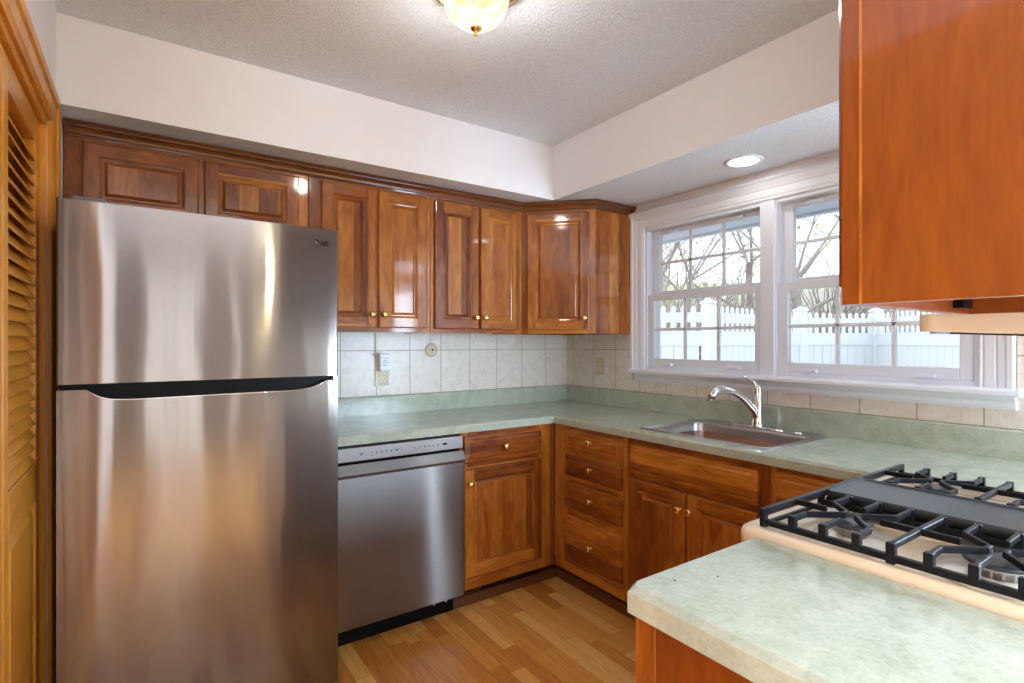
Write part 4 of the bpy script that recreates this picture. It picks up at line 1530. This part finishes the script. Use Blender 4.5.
m.lathe([(0, -0.155), (0.017, -0.155), (0.019, -0.160), (0.015, -0.166), (0.007, -0.169), (0.005, -0.174), (0.0075, -0.178), (0.005, -0.184), (0, -0.187)], (0, 0, 0), seg=20)
m.build('finial', BRASS, cl)

rl = thing('recessed_light', 'round white recessed downlight in the soffit above the window', 'ceiling light', (-0.208, -1.468, ZS))
MB().lathe([(0.062, 0.001), (0.062, -0.004), (0.072, -0.006), (0.082, -0.003), (0.083, 0.0), (0.083, 0.001)], seg=40, cap=False).build('trim_ring', WHITE, rl)
MB().lathe([(0, -0.0015), (0.063, -0.0015), (0.063, -0.004), (0, -0.004)], seg=40).build('lens', BULB, rl)

# ================================================================== OUTDOORS
ZG = 0.10
m = MB()
m.box(0.14, 40, -30, 40, ZG - 0.1, ZG)
o = struct(m.build('ground', CONC))
# grassy slope behind the fence
m = MB()
random.seed(5)
rows = []
for i in range(24):
    d = 9 + i * 1.4
    row = []
    for k in range(30):
        a = R(90 - (25 + k * 2.6))
        row.append((-2.4 + d * math.cos(a), -2.8 + d * math.sin(a), ZG + 0.02 + min(11, max(0, (d - 9))) * 0.30 + random.uniform(-0.08, 0.08)))
    rows.append(row)
m.grid_skin(rows, False, False)
tag(m.build('lawn', HILL), 'pale green grassy slope rising behind the white fence', 'grass', kind='stuff')
# eave seen along the top of the window
m = MB()
m.box(0.13, 0.46, -5.0, 1.5, 2.000, 2.03)
m.box(0.46, 0.50, -5.0, 1.5, 1.985, 2.12)
struct(m.build('trim_10', EAVE))


def fence_section(p0, p1, label, ztop=1.75, post0=True, post1=False):
    p0, p1 = Vector(p0), Vector(p1)
    L = (p1 - p0).length
    ang = math.atan2(p1.y - p0.y, p1.x - p0.x)
    t = thing('fence_section', label, 'fence', (p0.x, p0.y, ZG), ang)
    zt = ztop - ZG
    m = MB()
    m.box(0.06, L - 0.06, -0.02, 0.02, zt - 0.20, zt - 0.08)
    m.build('top_rail', FENCE, t, bevel=0.006)
    m = MB()
    m.box(0.06, L - 0.06, -0.022, 0.022, zt - 0.48, zt - 0.30)
    m.build('middle_rail', FENCE, t, bevel=0.006)
    m = MB()
    m.box(0.06, L - 0.06, -0.02, 0.02, 0.08, 0.22)
    m.build('bottom_rail', FENCE, t, bevel=0.006)
    m = MB()
    x = 0.07
    while x < L - 0.13:
        m.box(x, x + 0.140, -0.010, 0.010, 0.1, zt - 0.45)
        x += 0.146
    m.build('board_panel', FENCE, t, bevel=0.004, segs=1)
    m = MB()
    x = 0.10
    while x < L - 0.10:
        m.prism([(x, zt - 0.32), (x + 0.060, zt - 0.32), (x + 0.060, zt - 0.030), (x + 0.045, zt - 0.008), (x + 0.030, zt), (x + 0.015, zt - 0.008), (x, zt - 0.030)], lambda a, b, d: (a, d, b), -0.030, -0.018)
        x += 0.115
    m.build('pickets', FENCE, t)
    for f_, x in ((post0, 0), (post1, L)):
        if not f_: continue
        m = MB()
        m.box(x - 0.062, x + 0.062, -0.062, 0.062, 0, zt + 0.02)
        pp = m.build('post', FENCE, t, bevel=0.006)
        m = MB()
        m.box(x - 0.075, x + 0.075, -0.075, 0.075, zt + 0.02, zt + 0.045)
        q = [(x - 0.07, -0.07, zt + 0.045), (x + 0.07, -0.07, zt + 0.045), (x + 0.07, 0.07, zt + 0.045), (x - 0.07, 0.07, zt + 0.045)]
        for i in range(4):
            m.face([q[i], q[(i + 1) % 4], (x, 0, zt + 0.09)])
        m.build('post_cap', FENCE, pp)
    return t


fence_section((2.1, 1.95), (3.06, 1.01), 'white vinyl picket-top fence section nearest the house, ending at a thick post', post0=False)
fence_section((3.06, 1.01), (5.40, 1.12), 'white vinyl fence section between the thick post and the capped corner post')
fence_section((5.40, 1.12), (6.60, 0.62), 'short far white vinyl fence section between two capped posts')
fence_section((6.60, 0.62), (4.75, -1.45), 'white vinyl fence section running back towards the house', post1=True)
fence_section((4.75, -1.45), (3.2, -3.3), 'white vinyl fence section behind the widest window panes', post0=False, post1=True)


def tree(loc, H, r, seed, label, mat, spread=0.9, lean=(0, 0), levels=5, leaves=0):
    rnd = random.Random(seed)
    root = thing('bare_tree', label, 'tree', (loc[0], loc[1], loc[2]))
    m = MB()
    tips = []

    def grow(p, d, L, r, lv):
        n_ = 5
        path = [p]
        rads = [r]
        q = p.copy()
        dd_ = d.copy()
        for i in range(n_):
            dd_ = (dd_ + Vector((rnd.uniform(-1, 1), rnd.uniform(-1, 1), rnd.uniform(-0.5, 0.8))) * 0.16).normalized()
            q = q + dd_ * (L / n_)
            path.append(q.copy())
            rads.append(r * (1 - 0.55 * (i + 1) / n_))
        m.tube(path, rads, 9 if lv < 1 else (6 if lv < 3 else 4), cap=False)
        if lv >= levels:
            tips.append(q)
            return
        nb = 6 if lv == 0 else 3
        for k in range(nb):
            i = rnd.randint(2, n_) if lv else rnd.randint(1, n_)
            s_ = path[i]
            a = rnd.uniform(0, 2 * math.pi)
            nd = (dd_ * rnd.uniform(0.3, 0.9) + Vector((math.cos(a), math.sin(a), rnd.uniform(0.0, 0.7))) * spread).normalized()
            grow(s_.copy(), nd, L * rnd.uniform(0.5, 0.8), max(0.006, rads[i] * 0.55), lv + 1)
    grow(Vector((0, 0, 0)), Vector((lean[0], lean[1], 1)).normalized(), H, r, 0)
    m.build('trunk_and_branches', mat, root)
    if leaves:
        lf = MB()
        for _ in range(leaves):
            tp_ = rnd.choice(tips)
            c_ = tp_ + Vector((rnd.gauss(0, 0.25), rnd.gauss(0, 0.25), rnd.gauss(0, 0.2)))
            u = Vector((rnd.gauss(0, 1), rnd.gauss(0, 1), rnd.gauss(0, 1))).normalized() * 0.05
            v = u.cross(Vector((rnd.gauss(0, 1), rnd.gauss(0, 1), rnd.gauss(0, 1)))).normalized() * 0.035
            lf.face([c_ - u, c_ + v, c_ + u, c_ - v])
        lf.build('foliage', LEAF, root, recalc=False)
    return root


def gp(px, dep):
    f_ = R(34.594)
    s_, c_ = math.sin(f_), math.cos(f_)
    u = (px - 512) / F_PX
    return (cam.location.x + (s_ + u * c_) * dep, cam.location.y + (c_ - u * s_) * dep)


TREES = [
    ((5.05, 5.42), 4.6, 0.17, 11, 'pale forked bare tree seen through the upper sash nearest the corner cabinet', BARK2, 300),
    ((7.75, 6.95), 5.2, 0.22, 22, 'thick pale bare tree behind the thick fence post', BARK2, 0),
    ((7.52, 4.70), 4.2, 0.13, 33, 'tangled brown bare tree behind the middle of the fence', BARK, 0),
    ((9.5, 4.4), 5.0, 0.16, 44, 'bare tree with drooping twigs beyond the window mullion', BARK, 200),
    ((8.20, 2.15), 4.8, 0.15, 55, 'brown bare tree with sparse young leaves seen in the right-hand window', BARK, 500),
    ((9.4, 0.3), 5.0, 0.18, 66, 'large bare tree hidden partly by the near wall cabinet', BARK, 500),
    ((10.5, 8.6), 5.5, 0.20, 77, 'distant grey bare tree high on the grassy slope', BARK2, 0),
]
for (x, y), H, r, sd, lab, mt, lv in TREES:
    tree((x, y, ZG), H * 0.62, r * 0.8, sd, lab, mt, leaves=lv)
# bushes behind the fence
def bush(loc, r, seed, label, n_=900):
    rnd = random.Random(seed)
    root = thing('leafless_bush', label, 'bush', loc)
    m = MB()
    for _ in range(150):
        a = rnd.uniform(0, 2 * math.pi)
        e = rnd.uniform(0.2, 1.4)
        d = Vector((math.cos(a) * math.cos(e), math.sin(a) * math.cos(e), math.sin(e)))
        p = Vector((0, 0, 0))
        path = [p]
        for k in range(4):
            d = (d + Vector((rnd.uniform(-1, 1), rnd.uniform(-1, 1), rnd.uniform(-.6, .6))) * 0.3).normalized()
            p = p + d * r / 4 * rnd.uniform(0.7, 1.3)
            path.append(p)
        m.tube(path, [0.020, 0.016, 0.012, 0.008, 0.005], 4, cap=False)
    m.build('twigs', BARK, root)
    return root


for k, (px, dp, r) in enumerate(((668, 10.5, 2.6), (728, 10.2, 2.4), (830, 11.0, 2.4), (935, 10.0, 2.4))):
    x, y = gp(px, dp)
    bush((x, y, ZG + max(0, dp - 9) * 0.3), r, 100 + k, ['dense twiggy bush behind the fence in the panes nearest the corner cabinet',
                                    'twiggy bush behind the fence, above the faucet',
                                    'brown twiggy bush behind the far fence corner',
                                    'low twiggy bush above the fence at the lower edge of the near cabinet'][k])


# ================================================================== GROUPS
GROUPS = {'wall_cabinet': 'cherry wall cabinets', 'base_cabinet': 'cherry base cabinets', 'outlet': 'duplex outlets on the tile',
          'fence_section': 'white vinyl fence sections', 'bare_tree': 'bare trees beyond the fence', 'leafless_bush': 'twiggy bushes behind the fence',
          'countertop': 'sage green laminate countertops', 'crown_molding': 'crown moldings over the cabinets'}
for ob in list(scene.objects):
    st = ob.name.split('.')[0]
    if ob.parent is None and st in GROUPS and 'label' in ob:
        ob['group'] = GROUPS[st]
